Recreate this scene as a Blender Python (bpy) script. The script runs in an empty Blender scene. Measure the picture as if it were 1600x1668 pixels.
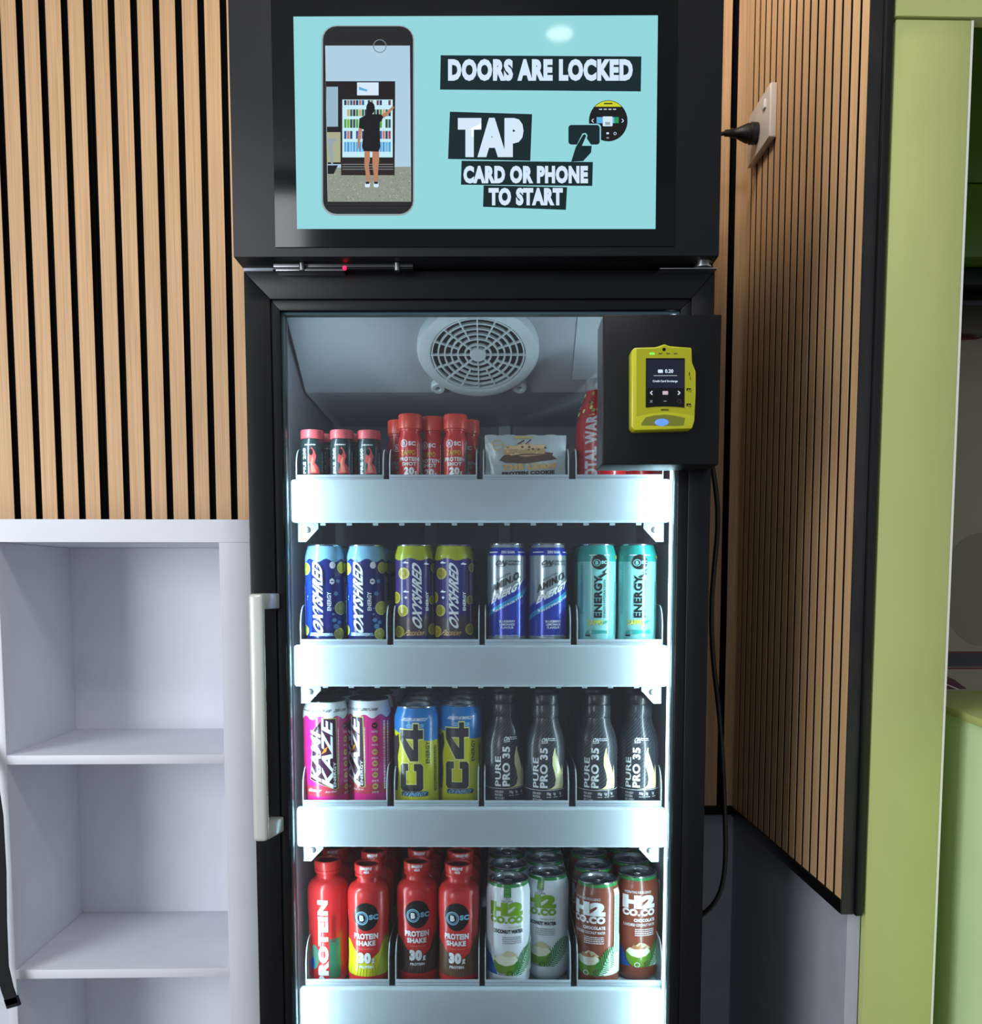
import bpy, bmesh, math, random
from mathutils import Vector, Matrix
random.seed(4)
C = bpy.context.scene.collection
PI = math.pi
sc = bpy.context.scene
# ------------------------------------------------------------ camera model
FP, PX0, PY0 = 1480.0, 800.0, 1066.0        # focal length and principal point of the 1600x1668 frame
TH, AL, PH = math.radians(4.67), math.radians(1.43), math.radians(1.86)
ZC = 1.45
def ray(px, py):
    a, b = (px-PX0)/FP, (PY0-py)/FP
    f = Vector((math.sin(AL)*math.cos(TH), math.cos(AL)*math.cos(TH), -math.sin(TH)))
    r = Vector((math.cos(AL), -math.sin(AL), 0))
    u = Vector((math.sin(AL)*math.sin(TH), math.cos(AL)*math.sin(TH), math.cos(TH)))
    return f + r*a + u*b
def pR(px, py, Y):                           # room frame: point at depth Y
    d = ray(px, py); d = d*(Y/d.y); return Vector((d.x, Y, d.z+ZC))
def pX(px, py, X):                           # room frame: point on the plane x = X
    d = ray(px, py); d = d*(X/d.x); return Vector((X, d.y, d.z+ZC))
def pF(px, py, Y):                           # fridge frame (turned a little against the room)
    d = ray(px, py)
    x = d.x*math.cos(PH)-d.y*math.sin(PH); y = d.x*math.sin(PH)+d.y*math.cos(PH)
    s = Y/y; return Vector((x*s, Y, d.z*s+ZC))
def F2W(v):
    return Vector((v[0]*math.cos(PH)+v[1]*math.sin(PH), -v[0]*math.sin(PH)+v[1]*math.cos(PH), v[2]))
# ------------------------------------------------------------ materials
def lin(c):
    return tuple(((x/255)/12.92 if x/255 <= .04045 else ((x/255+.055)/1.055)**2.4) for x in c)
MC = {}
def mat(name, rgb, rough=.5, metal=0, spec=.5, emit=None, es=1, coat=0, alpha=1):
    if name in MC: return MC[name]
    m = bpy.data.materials.new(name); m.use_nodes = True
    b = m.node_tree.nodes['Principled BSDF']
    b.inputs['Base Color'].default_value = (*lin(rgb), 1)
    b.inputs['Roughness'].default_value = rough; b.inputs['Metallic'].default_value = metal
    b.inputs['Specular IOR Level'].default_value = spec
    b.inputs['Coat Weight'].default_value = coat; b.inputs['Coat Roughness'].default_value = .08
    if emit:
        b.inputs['Emission Color'].default_value = (*lin(emit), 1); b.inputs['Emission Strength'].default_value = es
    MC[name] = m; return m
def noisy(m, scale=(30,30,30), amt=.12, bump=0, det=3, bscale=None):
    nt = m.node_tree; b = nt.nodes['Principled BSDF']
    tc = nt.nodes.new('ShaderNodeTexCoord'); mp = nt.nodes.new('ShaderNodeMapping')
    mp.inputs['Scale'].default_value = scale
    nt.links.new(tc.outputs['Object'], mp.inputs['Vector'])
    n = nt.nodes.new('ShaderNodeTexNoise'); n.inputs['Scale'].default_value = 1; n.inputs['Detail'].default_value = det
    nt.links.new(mp.outputs['Vector'], n.inputs['Vector'])
    c = b.inputs['Base Color'].default_value[:]
    r = nt.nodes.new('ShaderNodeValToRGB')
    r.color_ramp.elements[0].position = .3; r.color_ramp.elements[1].position = .7
    r.color_ramp.elements[0].color = (*[x*(1-amt) for x in c[:3]], 1)
    r.color_ramp.elements[1].color = (*[min(1, x*(1+amt)) for x in c[:3]], 1)
    nt.links.new(n.outputs['Fac'], r.inputs['Fac']); nt.links.new(r.outputs['Color'], b.inputs['Base Color'])
    if bump:
        bp = nt.nodes.new('ShaderNodeBump'); bp.inputs['Strength'].default_value = bump; bp.inputs['Distance'].default_value = .001
        nt.links.new(n.outputs['Fac'], bp.inputs['Height']); nt.links.new(bp.outputs['Normal'], b.inputs['Normal'])
    return m
def inkm(name, rgb, rough=.3, metal=0): return mat('ink_'+name, rgb, rough, metal, coat=.25)
WOOD = mat('oak_veneer', (206,168,124), .55)
def woodify(m):
    nt = m.node_tree; b = nt.nodes['Principled BSDF']
    tc = nt.nodes.new('ShaderNodeTexCoord'); mp = nt.nodes.new('ShaderNodeMapping'); mp.inputs['Scale'].default_value = (420,420,5)
    n = nt.nodes.new('ShaderNodeTexNoise'); n.inputs['Scale'].default_value = 1; n.inputs['Detail'].default_value = 4
    mp2 = nt.nodes.new('ShaderNodeMapping'); mp2.inputs['Scale'].default_value = (21,21,1.6)
    n2 = nt.nodes.new('ShaderNodeTexNoise'); n2.inputs['Scale'].default_value = 1; n2.inputs['Detail'].default_value = 2
    nt.links.new(tc.outputs['Object'], mp.inputs['Vector']); nt.links.new(tc.outputs['Object'], mp2.inputs['Vector'])
    nt.links.new(mp.outputs['Vector'], n.inputs['Vector']); nt.links.new(mp2.outputs['Vector'], n2.inputs['Vector'])
    r = nt.nodes.new('ShaderNodeValToRGB'); e = r.color_ramp.elements
    e[0].position = .25; e[0].color = (*lin((196,154,110)),1); e[1].position = .62; e[1].color = (*lin((222,182,138)),1)
    r2 = nt.nodes.new('ShaderNodeValToRGB'); e = r2.color_ramp.elements
    e[0].position = .3; e[0].color = (.90,.88,.85,1); e[1].position = .7; e[1].color = (1,.98,.95,1)
    mx = nt.nodes.new('ShaderNodeMix'); mx.data_type = 'RGBA'; mx.blend_type = 'MULTIPLY'; mx.inputs[0].default_value = 1
    nt.links.new(n.outputs['Fac'], r.inputs['Fac']); nt.links.new(n2.outputs['Fac'], r2.inputs['Fac'])
    nt.links.new(r.outputs['Color'], mx.inputs[6]); nt.links.new(r2.outputs['Color'], mx.inputs[7])
    nt.links.new(mx.outputs[2], b.inputs['Base Color'])
woodify(WOOD)
FELT = noisy(mat('black_felt', (12,11,12), .95, spec=.1), (400,400,400), .3)
WHITEB = noisy(mat('white_melamine', (222,225,233), .42), (9,9,9), .03)
PAINTG = noisy(mat('grey_paint', (168,170,182), .6), (20,20,20), .04)
WALLP = noisy(mat('wall_paint', (196,198,204), .7), (20,20,20), .04)
FLOORM = noisy(mat('floor_vinyl', (120,118,116), .5), (6,6,6), .15)
CEILM = noisy(mat('ceiling_paint', (225,225,222), .8), (20,20,20), .03)
GREEN = noisy(mat('green_laminate', (184,190,120), .4), (6,6,3), .05)
GREEN2 = noisy(mat('light_green_laminate', (218,240,184), .38), (6,6,3), .04)
GREEND = noisy(mat('deep_green_laminate', (86,122,30), .4), (6,6,3), .05)
WEDGE = mat('white_edge_band', (235,232,222), .4)
BLKTAPE = noisy(mat('black_tape', (34,32,33), .4), (40,40,14), .35, bump=.5)
BLACKT = mat('black_trim', (8,8,9), .35)
BLACKM = noisy(mat('black_powder_coat', (19,19,22), .45, spec=.3), (900,900,900), .15, bump=.1)
FRAMEM = mat('black_door_frame', (11,11,14), .33, spec=.3)
BEZEL = mat('glossy_black_bezel', (6,7,10), .12, spec=.3)
CHROME = mat('brushed_steel', (190,190,190), .28, 1)
STEELD = mat('dark_steel', (120,120,122), .3, 1)
ALU = mat('can_aluminium', (205,208,212), .22, 1)
ALUD = mat('black_can_end', (38,40,42), .25, .8)
SHELFW = mat('white_plastic_rail', (188,202,210), .38)
TRAYW = mat('tray_plastic', (180,192,202), .35)
SHELFG = mat('shelf_steel', (150,160,170), .4)
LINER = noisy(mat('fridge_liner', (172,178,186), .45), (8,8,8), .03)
LINERB = noisy(mat('fridge_liner_shaded', (122,128,138), .5), (8,8,8), .06)  # liner in a darker tone, shade of the back wall put into its colour
FANP = mat('fan_plastic', (205,215,220), .35)
FAND = mat('fan_dark', (22,26,32), .6)
LABELP = mat('service_label', (190,200,208), .4)
LED = mat('led_strip', (255,255,255), .4, emit=(205,240,255), es=9)
HANDLE = mat('handle_silver', (214,218,210), .22, .25, coat=.6)
YEL = mat('yellow_plastic', (196,194,28), .35, coat=.2)
YELD = mat('yellow_plastic_face', (168,166,14), .4)
RUBBER = mat('black_rubber', (14,14,15), .45)
PLATE = mat('outlet_plastic', (216,206,196), .35, coat=.2)
WEB = noisy(mat('black_webbing', (12,12,13), .85), (300,300,900), .4, bump=.4)
def glassmat():
    m = bpy.data.materials.new('door_glass'); m.use_nodes = True; nt = m.node_tree
    for n in list(nt.nodes): nt.nodes.remove(n)
    o = nt.nodes.new('ShaderNodeOutputMaterial'); mx = nt.nodes.new('ShaderNodeMixShader')
    t = nt.nodes.new('ShaderNodeBsdfTransparent'); t.inputs[0].default_value = (.94,.965,.97,1)
    g = nt.nodes.new('ShaderNodeBsdfGlossy'); g.inputs['Roughness'].default_value = .01
    f = nt.nodes.new('ShaderNodeFresnel'); f.inputs[0].default_value = 1.5
    nt.links.new(f.outputs[0], mx.inputs[0]); nt.links.new(t.outputs[0], mx.inputs[1]); nt.links.new(g.outputs[0], mx.inputs[2])
    nt.links.new(mx.outputs[0], o.inputs[0]); return m
GLASS = glassmat()
_pv = {}
def clearplastic():
    m = bpy.data.materials.new('clear_divider_plastic'); m.use_nodes = True; nt = m.node_tree
    for n in list(nt.nodes): nt.nodes.remove(n)
    o = nt.nodes.new('ShaderNodeOutputMaterial'); mx = nt.nodes.new('ShaderNodeMixShader'); mx.inputs[0].default_value = .45
    t = nt.nodes.new('ShaderNodeBsdfTransparent'); p = nt.nodes.new('ShaderNodeBsdfPrincipled')
    p.inputs['Base Color'].default_value = (*lin((150,165,178)),1); p.inputs['Roughness'].default_value = .25
    nt.links.new(t.outputs[0], mx.inputs[1]); nt.links.new(p.outputs[0], mx.inputs[2]); nt.links.new(mx.outputs[0], o.inputs[0]); return m
DIVP = clearplastic()
# ------------------------------------------------------------ mesh builder
class B:
    def __init__(s): s.bm = bmesh.new(); s.mats = []
    def mi(s, m):
        if m not in s.mats: s.mats.append(m)
        return s.mats.index(m)
    def merge(s, t, m=None, smooth=False, M=None):
        if M is not None: bmesh.ops.transform(t, matrix=M, verts=t.verts)
        if m is not None:
            i = s.mi(m)
            for f in t.faces: f.material_index = i
        for f in t.faces: f.smooth = smooth
        me = bpy.data.meshes.new('tmp'); t.to_mesh(me); t.free(); s.bm.from_mesh(me); bpy.data.meshes.remove(me)
    def box(s, a, b, m, bev=0, seg=2, M=None):
        t = bmesh.new(); bmesh.ops.create_cube(t, size=1)
        a, b = Vector(a), Vector(b); c = (a+b)/2; d = b-a
        for v in t.verts: v.co = Vector((v.co.x*abs(d.x), v.co.y*abs(d.y), v.co.z*abs(d.z)))+c
        if bev: bmesh.ops.bevel(t, geom=t.edges[:], offset=bev, segments=seg, profile=.5, affect='EDGES')
        s.merge(t, m, bev > 0, M); return s
    def prism(s, pts, vec, m, bev=0, smooth=False, M=None):   # closed polygon extruded along vec
        t = bmesh.new(); vs = [t.verts.new(p) for p in pts]; f = t.faces.new(vs)
        r = bmesh.ops.extrude_face_region(t, geom=[f])
        for v in [g for g in r['geom'] if isinstance(g, bmesh.types.BMVert)]: v.co += Vector(vec)
        bmesh.ops.recalc_face_normals(t, faces=t.faces)
        if bev: bmesh.ops.bevel(t, geom=t.edges[:], offset=bev, segments=2, profile=.5, affect='EDGES')
        s.merge(t, m, smooth or bev > 0, M); return s
    def lathe(s, prof, m, seg=40, M=None, smooth=True):
        t = bmesh.new(); rings = []
        for r, z in prof:
            if r < 1e-6: rings.append([t.verts.new((0,0,z))])
            else: rings.append([t.verts.new((r*math.cos(2*PI*k/seg), r*math.sin(2*PI*k/seg), z)) for k in range(seg)])
        for a, b in zip(rings, rings[1:]):
            for k in range(seg):
                k2 = (k+1) % seg
                q = ([a[0]] if len(a) == 1 else [a[k], a[k2]])+([b[0]] if len(b) == 1 else [b[k2], b[k]])
                if len(q) > 2: t.faces.new(q)
        bmesh.ops.recalc_face_normals(t, faces=t.faces)
        s.merge(t, m, smooth, M); return s
    def tube(s, pts, r, m, seg=10, flat=1):
        pts = [Vector(p) for p in pts]
        for _ in range(3):
            q = [pts[0]]
            for a, b in zip(pts, pts[1:]): q += [a*.75+b*.25, a*.25+b*.75]
            pts = q+[pts[-1]]
        t = bmesh.new(); rings = []; up = Vector((0,1,.01)); 
        for i, p in enumerate(pts):
            d = (pts[min(i+1, len(pts)-1)]-pts[max(i-1, 0)]).normalized()
            x = d.cross(up); x = (x if x.length > .05 else d.cross(Vector((1,0,0)))).normalized(); y = d.cross(x).normalized()
            rings.append([t.verts.new(p+x*math.cos(2*PI*k/seg)*r+y*math.sin(2*PI*k/seg)*r*flat) for k in range(seg)])
        for a, b in zip(rings, rings[1:]):
            for k in range(seg): t.faces.new((a[k], a[(k+1)%seg], b[(k+1)%seg], b[k]))
        t.faces.new(rings[0]); t.faces.new(rings[-1]); bmesh.ops.recalc_face_normals(t, faces=t.faces)
        s.merge(t, m, True); return s
    def build(s, name, parent=None, shift=(0,0,0), ang=38):
        me = bpy.data.meshes.new(name)
        if shift != (0,0,0): bmesh.ops.translate(s.bm, vec=-Vector(shift), verts=s.bm.verts)
        s.bm.to_mesh(me); s.bm.free()
        for m in s.mats: me.materials.append(m)
        me.set_sharp_from_angle(angle=math.radians(ang))
        o = bpy.data.objects.new(name, me); C.objects.link(o)
        if parent: o.parent = parent
        return o
# ------------------------------------------------------------ flat artwork (labels, screens)
_tc = {}
def glyphs(s, bold, sp=1.0):
    k = (s, bold, sp)
    if k in _tc: return _tc[k]
    cu = bpy.data.curves.new('t', 'FONT'); cu.body = s; cu.offset = bold; cu.resolution_u = 3; cu.space_character = sp
    ob = bpy.data.objects.new('t', cu); C.objects.link(ob)
    dg = bpy.context.evaluated_depsgraph_get(); dg.update()
    me = bpy.data.meshes.new_from_object(ob.evaluated_get(dg))
    vs = [(v.co.x, v.co.y) for v in me.vertices]; fs = [tuple(p.vertices) for p in me.polygons]
    bpy.data.objects.remove(ob); bpy.data.curves.remove(cu); bpy.data.meshes.remove(me)
    x0 = min(v[0] for v in vs); x1 = max(v[0] for v in vs); y0 = min(v[1] for v in vs); y1 = max(v[1] for v in vs)
    vs = [((x-x0)/(x1-x0), (y-y0)/(y1-y0)) for x, y in vs]
    _tc[k] = (vs, fs); return _tc[k]
class Art:
    def __init__(s): s.bm = bmesh.new(); s.mats = []; s.k = 1
    def mi(s, m):
        if m not in s.mats: s.mats.append(m)
        return s.mats.index(m)
    def poly(s, pts, m, tri=True, keep=False):
        vs = [s.bm.verts.new((x, y, s.k)) for x, y in pts]; f = s.bm.faces.new(vs); f.material_index = s.mi(m)
        if len(pts) > 4 or tri: bmesh.ops.triangulate(s.bm, faces=[f])
        if not keep: s.k += 1
        return s
    def rect(s, a, b, c, d, m, keep=False): return s.poly([(a,b),(c,b),(c,d),(a,d)], m, False, keep)
    def ell(s, x, y, rx, ry, m, n=24, a0=0, a1=2*PI, keep=False):
        full = abs(a1-a0) > 6.28; N = n if full else n+1
        return s.poly([(x+rx*math.cos(a0+(a1-a0)*k/n), y+ry*math.sin(a0+(a1-a0)*k/n)) for k in range(N)], m, True, keep)
    def ring(s, x, y, r, w, m, n=24, ry=None):
        ry = ry or r; i = s.mi(m)
        for k in range(n):
            a, b = 2*PI*k/n, 2*PI*(k+1)/n
            f = s.bm.faces.new([s.bm.verts.new((x+q*math.cos(t), y+q*ry/r*math.sin(t), s.k)) for q, t in ((r,a),(r,b),(r-w,b),(r-w,a))]); f.material_index = i
        s.k += 1; return s
    def line(s, pts, w, m, keep=False):
        i = s.mi(m)
        for (a, b), (c, d) in zip(pts, pts[1:]):
            l = math.hypot(c-a, d-b) or 1; nx, ny = -(d-b)/l*w/2, (c-a)/l*w/2
            f = s.bm.faces.new([s.bm.verts.new((x, y, s.k)) for x, y in ((a+nx,b+ny),(a-nx,b-ny),(c-nx,d-ny),(c+nx,d+ny))]); f.material_index = i
        if not keep: s.k += 1
        return s
    def rrect(s, a, b, c, d, r, m, n=5):
        pts = []
        sx = 1 if c > a else -1; sy = 1 if d > b else -1
        for cx, cy, t0 in ((c-r*sx, d-r*sy, 0), (a+r*sx, d-r*sy, PI/2), (a+r*sx, b+r*sy, PI), (c-r*sx, b+r*sy, 3*PI/2)):
            for k in range(n+1):
                t = t0+PI/2*k/n; pts.append((cx+r*sx*math.cos(t), cy+r*sy*math.sin(t)))
        return s.poly(pts, m)
    def txt(s, t, x0, y0, x1, y1, m, rot=0, bold=.0, sl=0, M=None, sp=1.0, tilt=0):
        bold = min(bold*1.25+.004, .085); vs, fs = glyphs(t, bold, 1+bold*1.6); i = s.mi(m); out = []
        for a, b in vs:
            if rot: b2 = b; a, b = 1-b, a+sl*(b2-.5)            # reads bottom to top
            else: a = a+sl*(b-.5)
            x = x0+a*(x1-x0); y = y0+b*(y1-y0)+tilt*(a-.5)*(x1-x0)
            out.append(s.bm.verts.new((x, y, s.k)))
        for f in fs:
            try: g = s.bm.faces.new([out[j] for j in f]); g.material_index = i
            except ValueError: pass
        s.k += 1; return s
    def wrap(s, b, R, r0, du=.0035, dv=0, eps=.00007):
        bm = s.bm; us = [v.co.x for v in bm.verts]; a = min(us); c = max(us); k = math.ceil(a/du)*du
        while k < c:
            bmesh.ops.bisect_plane(bm, geom=bm.verts[:]+bm.edges[:]+bm.faces[:], plane_co=(k,0,0), plane_no=(1,0,0)); k += du
        if dv:
            vs = [v.co.y for v in bm.verts]; k = math.ceil(min(vs)/dv)*dv
            while k < max(vs):
                bmesh.ops.bisect_plane(bm, geom=bm.verts[:]+bm.edges[:]+bm.faces[:], plane_co=(0,k,0), plane_no=(0,1,0)); k += dv
        for v in bm.verts:
            u, w, l = v.co; r = R(w)+.0002+l*eps; t = u/r0
            v.co = (r*math.sin(t), -r*math.cos(t), w)
        s.give(b, True)
    def flat(s, b, fn, eps=.00008, nrm=(0,-1,0)):
        for v in s.bm.verts:
            l = v.co.z; v.co = Vector(fn(v.co.x, v.co.y))+Vector(nrm)*(l*eps)
        s.give(b, False, nrm)
    def give(s, b, sm, nrm=None):
        for f in s.bm.faces:
            f.normal_update()
            c = f.calc_center_median(); d = Vector(nrm) if nrm else Vector((c.x, c.y, 0))
            if f.normal.dot(d) < 0: f.normal_flip()
        idx = [b.mi(m) for m in s.mats]
        for f in s.bm.faces: f.material_index = idx[f.material_index]
        b.merge(s.bm, None, sm)
# ------------------------------------------------------------ objects
def tag(o, label, cat, group=None, kind=None):
    if label: o['label'] = label
    if cat: o['category'] = cat
    if group: o['group'] = group
    if kind: o['kind'] = kind
    return o
def emp(name, loc, frame='F', rz=0):
    o = bpy.data.objects.new(name, None); C.objects.link(o); o.empty_display_size = .02
    o.location = F2W(loc) if frame == 'F' else Vector(loc); o.rotation_euler = (0, 0, (-PH if frame == 'F' else 0)+rz)
    return o
def struct(o): o['kind'] = 'structure'; return o
def dup(root, locF, rz=0, label=None):
    r = root.copy(); C.objects.link(r); r.location = F2W(locF); r.rotation_euler = (0,0,-PH+rz)
    if label: r['label'] = label
    for ch in list(root.children):
        c = ch.copy(); C.objects.link(c); c.parent = r
        for g in ch.children:
            d = g.copy(); C.objects.link(d); d.parent = c
    return r
#================================================================ ROOM
YW, YS = 1.952, 1.930                       # wall plane and slat faces
XR = pR(1205, 700, YS).x                    # right return wall, slat face
b = B(); b.box((-3,-3,-.05), (3,3,0), FLOORM); struct(b.build('floor'))
b = B(); b.box((-3,-3,3.0), (3,3,3.06), CEILM); struct(b.build('ceiling'))
b = B(); b.box((-3,YW,0), (XR+.012,YW+.1,3), PAINTG); struct(b.build('wall_back'))
# slatted panels on the back wall
zb = pR(1190, 1312, YS).z; ztop = 2.92
x_at = lambda px: pR(px, 0, YS).x
ps = x_at(186.3)-x_at(149.7); sw = x_at(25.3)-x_at(0)
def slat_panel(xs, x0, x1, label, zbot=zb):
    b = B(); b.box((x0, YS+.011, zbot), (x1, YW-.001, ztop), FELT)
    for x in xs:
        xe = min(x+sw, x1)
        b.box((x, YS, zbot), (xe, YS+.0012, ztop), WOOD); b.box((x+.0001, YS+.0013, zbot), (xe-.0001, YS+.0108, ztop), FELT)
    o = b.build('slat_wall_panel'); return tag(o, label, 'wall panel', 'oak slat panels on the walls')
gp = ps-sw
xa = [x_at(109.7)-k*ps for k in range(12)][::-1]
slat_panel(xa, xa[0]-gp/2, x_at(109.7)+sw+gp/2, 'oak slat panel on back wall, reaching the left edge of the photo')
xb = [x_at(149.7)+k*ps for k in range(12)]
slat_panel(xb, xb[0]-gp/2-.001, xb[-1]+sw+gp/2, 'oak slat panel on back wall, directly left of the tall black fridge')
xc0 = x_at(1169.8)
xc = [xc0+k*ps for k in range(-9, 2)]
slat_panel(xc, xc[0]-gp/2, XR+.009, 'oak slat panel on back wall, narrow strip seen right of the fridge')
# black bottom trim of the back panels
b = B(); b.box((-.1, YS-.004, zb-.02), (XR, YW-.001, zb), BLACKT, .001); struct(b.build('trim_back'))
# right return wall
ye = 1.345
b = B(); b.box((XR+.012, ye+.004, 0), (XR+.032, YW+.1, 3), PAINTG); struct(b.build('wall_right'))
b = B(); b.box((XR+.009, ye, zb), (XR+.0115, YS, ztop), FELT)
n = 17; L = (YS-.004)-(ye+.001); p2 = L/n
for k in range(n):
    ya_ = ye+.001+k*p2; b.box((XR, ya_, zb), (XR+.001, ya_+p2*.72, ztop), WOOD); b.box((XR+.0011, ya_+.0001, zb), (XR+.0088, ya_+p2*.72-.0001, ztop), FELT)
o = b.build('slat_wall_panel'); tag(o, 'oak slat panel on the right side wall, carrying the power outlet', 'wall panel', 'oak slat panels on the walls')
b = B(); b.box((XR-.002, ye-.001, zb-.022), (XR+.0118, YS-.006, zb-.0005), BLACKT, .001)
struct(b.build('trim_right'))
b = B(); b.box((XR-.001, ye-.004, zb-.022), (XR+.0175, ye-.0012, ztop), BLKTAPE)
struct(b.build('trim_1'))
b = B(); b.box((XR+.018, ye-.012, zb-.022), (XR+.0285, ye+.003, ztop), BLACKT, .001); struct(b.build('trim_2'))
# green pillar, beam and what lies beyond the opening
gx0 = XR+.0345; gx1 = pR(1556, 700, ye-.008).x; zbm = pR(1500, 29, ye-.008).z
b = B(); b.box((gx0, ye-.008, 0), (gx1, YW+.1, zbm-.002), GREEN, .0015)
b.box((gx1, ye-.0075, 0), (gx1+.0035, ye+.012, zbm-.002), WEDGE); struct(b.build('wall_partition'))
b = B(); b.box((gx0-.002, ye-.012, zbm), (gx1+.004, YW+.1, 2.99), GREEN); b.box((gx1+.004, ye-.012, zbm), (2.0, ye+.012, 2.99), GREEN); struct(b.build('trim_beam'))
YB = 2.5
MURB = noisy(mat('mural_beige', (176,164,138), .6), (3,3,3), .06)
b = B(); b.box((gx1-.5, YB, 0), (2.6, YB+.06, 3), MURB); struct(b.build('wall_far'))
cab = pR(1560, 418, 2.1); ct = emp('wall_cabinet', (cab.x-.3, 2.1, cab.z), 'R')
zs = pR(1580, 298, 2.1).z
for z0, z1 in ((cab.z, zs-.002), (zs+.002, 2.98)):
    b = B(); b.box((cab.x-.3, 2.1, z0), (2.2, 2.118, z1), GREEND, .001); b.build('door', ct, (cab.x-.3, 2.1, cab.z))
b = B(); b.box((cab.x-.3, 2.12, cab.z), (2.2, 2.49, 2.98), GREEND); b.build('body', ct, (cab.x-.3, 2.1, cab.z))
tag(ct, 'dark green wall cabinet in shade beyond the green pillar, at the right edge', 'cabinet')
h0 = pR(1560, 498, 2.2); h1 = cab.z-.004
b = B(); b.box((cab.x-.3, 2.2, h0.z), (2.2, 2.48, h1-.04), BEZEL, .003); b.box((cab.x-.3, 2.16, h1-.038), (2.2, 2.48, h1), BLACKM, .002)
tag(b.build('range_hood'), 'black glossy hood below the dark green wall cabinet', 'hood')
RED = mat('mural_red', (120,38,34), .5); PUR = mat('mural_purple', (92,36,60), .5); BAND = mat('mural_band', (62,60,68), .5); GOLD = mat('mural_gold', (170,130,100), .5); OLV = mat('mural_olive', (150,140,112), .5)
mu = B(); A = Art(); q = lambda x, y: pR(x, y, YB-.0015)
A.rect(1490,480,1650,1135, MURB)
A.poly([(1540,502),(1640,502),(1640,530),(1620,545),(1590,553),(1560,555),(1540,556)], RED)
A.rect(1530,500,1640,502.5, GOLD); A.rect(1500,1061,1640,1064, RED); A.rect(1500,1064,1640,1086, BAND); A.rect(1500,1087,1640,1090, RED)
A.poly([(1500,1092),(1530,1096),(1556,1108),(1575,1122),(1500,1124)], PUR); A.line([(1500,1107),(1530,1110),(1562,1123)], 1.6, WEDGE)
A.ell(1600,960,66,92, OLV, 36)
A.flat(mu, q, .0001); o = mu.build('wall_mural'); tag(o, 'beige wall graphic of dark red, olive and striped shapes beyond the green pillar', 'mural')
# angled green counter in the lower right
k0 = pR(1526, 1144, 1.5); zt = k0.z; e = k0.x
P = [(e, 1.5), (e-.162*.55, .95), (1.6, .95), (1.6, 1.66), (e-.01, 1.66)]
ct = emp('green_counter', (e, 1.3, 0), 'R')
b = B(); b.prism([(x+.006, y+.006, 0) for x, y in P], (0,0,zt-.014), GREEN2); b.build('side_panel', ct, (e,1.3,0))
b = B(); b.prism([(x, y, zt-.013) for x, y in P], (0,0,.013), GREEN, .0015); b.build('countertop', ct, (e,1.3,0))
tag(ct, 'light green counter with olive top standing right of the green pillar', 'counter')
# outlet and plug on the right wall
oc = pX(1250, 180, XR-.006)
a0 = pX(1266, 124, XR-.002); a1 = pX(1228, 236, XR-.002)
y0, y1 = min(a0.y, a1.y), max(a0.y, a1.y)
zt0 = pX(1262, 125, XR-.012).z; zt1 = pX(1262, 212, XR-.012).z
ym = (y0+y1)/2
ot = emp('power_outlet', (XR, ym, zt1), 'R')
b = B(); b.box((XR-.014, y0, zt1), (XR-.0003, y1, zt0), PLATE, .0025, 3); b.build('face_plate', ot, (XR, ym, zt1))
b = B(); b.box((XR-.0175, y0+.022, zt0-.034), (XR-.0135, y0+.036, zt0-.018), mat('switch_white', (235,232,232), .3, coat=.4), .0012); b.build('switch', ot, (XR,ym,zt1))
tag(ot, 'white power outlet plate on the slatted right wall, beside fridge top', 'outlet')
pz = (zt0+zt1)/2-.008; py = ym+.008
pt = emp('power_plug', (XR-.014, py, pz), 'R')
b = B(); Mx = Matrix.Translation((XR-.0142, py, pz)) @ Matrix.Rotation(-PI/2, 4, 'Y')
b.lathe([(0,0),(.019,0),(.0195,.004),(.0195,.013),(.0175,.015),(.0175,.02),(.0115,.034),(.008,.042),(.0075,.046),(.0085,.047),(.0085,.051),(.0065,.052),(.006,.062),(0,.062)], RUBBER, 28, Mx)
b.build('plug_body', pt, (XR-.014, py, pz))
b = B(); s0 = Vector((XR-.073, py, pz))
b.tube([s0, s0+Vector((-.014,0,-.002)), s0+Vector((-.034,.004,-.018)), s0+Vector((-.05,.02,-.05)), s0+Vector((-.07,.06,-.12)), s0+Vector((-.072,.09,-.3)), s0+Vector((-.070,.10,-1.2)), s0+Vector((-.068,.10,.25-pz)), s0+Vector((-.05,.08,.02-pz)), s0+Vector((-.02,.04,6e-3-pz)), s0+Vector((0,-.02,6e-3-pz))], .0038, RUBBER)
b.build('lead', pt, (XR-.014, py, pz)); tag(pt, 'black power plug with lead, pushed into the white wall outlet', 'plug')
b = B(); cp = [(1150,700,1.5),(1166,790,1.5),(1171,850,1.5),(1163,930,1.5),(1158,1000,1.5),(1162,1080,1.5),(1171,1150,1.52),(1177,1230,1.52),(1181,1320,1.52),(1183,1400,1.5),(1176,1450,1.5),(1160,1478,1.5),(1130,1500,1.52)]
ce = pR(1130,1500,1.52)
b.tube([pR(*c) for c in cp]+[ce+Vector((0,.05,-.2)), Vector((ce.x+.02,ce.y+.2,.4)), Vector((ce.x+.03,ce.y+.3,.02)), Vector((ce.x+.03,ce.y+.34,.006)), Vector((ce.x,ce.y+.36,.006))], .0042, RUBBER); tag(b.build('power_cable'), 'black cable hanging between the fridge and the right wall', 'cable')
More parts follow.
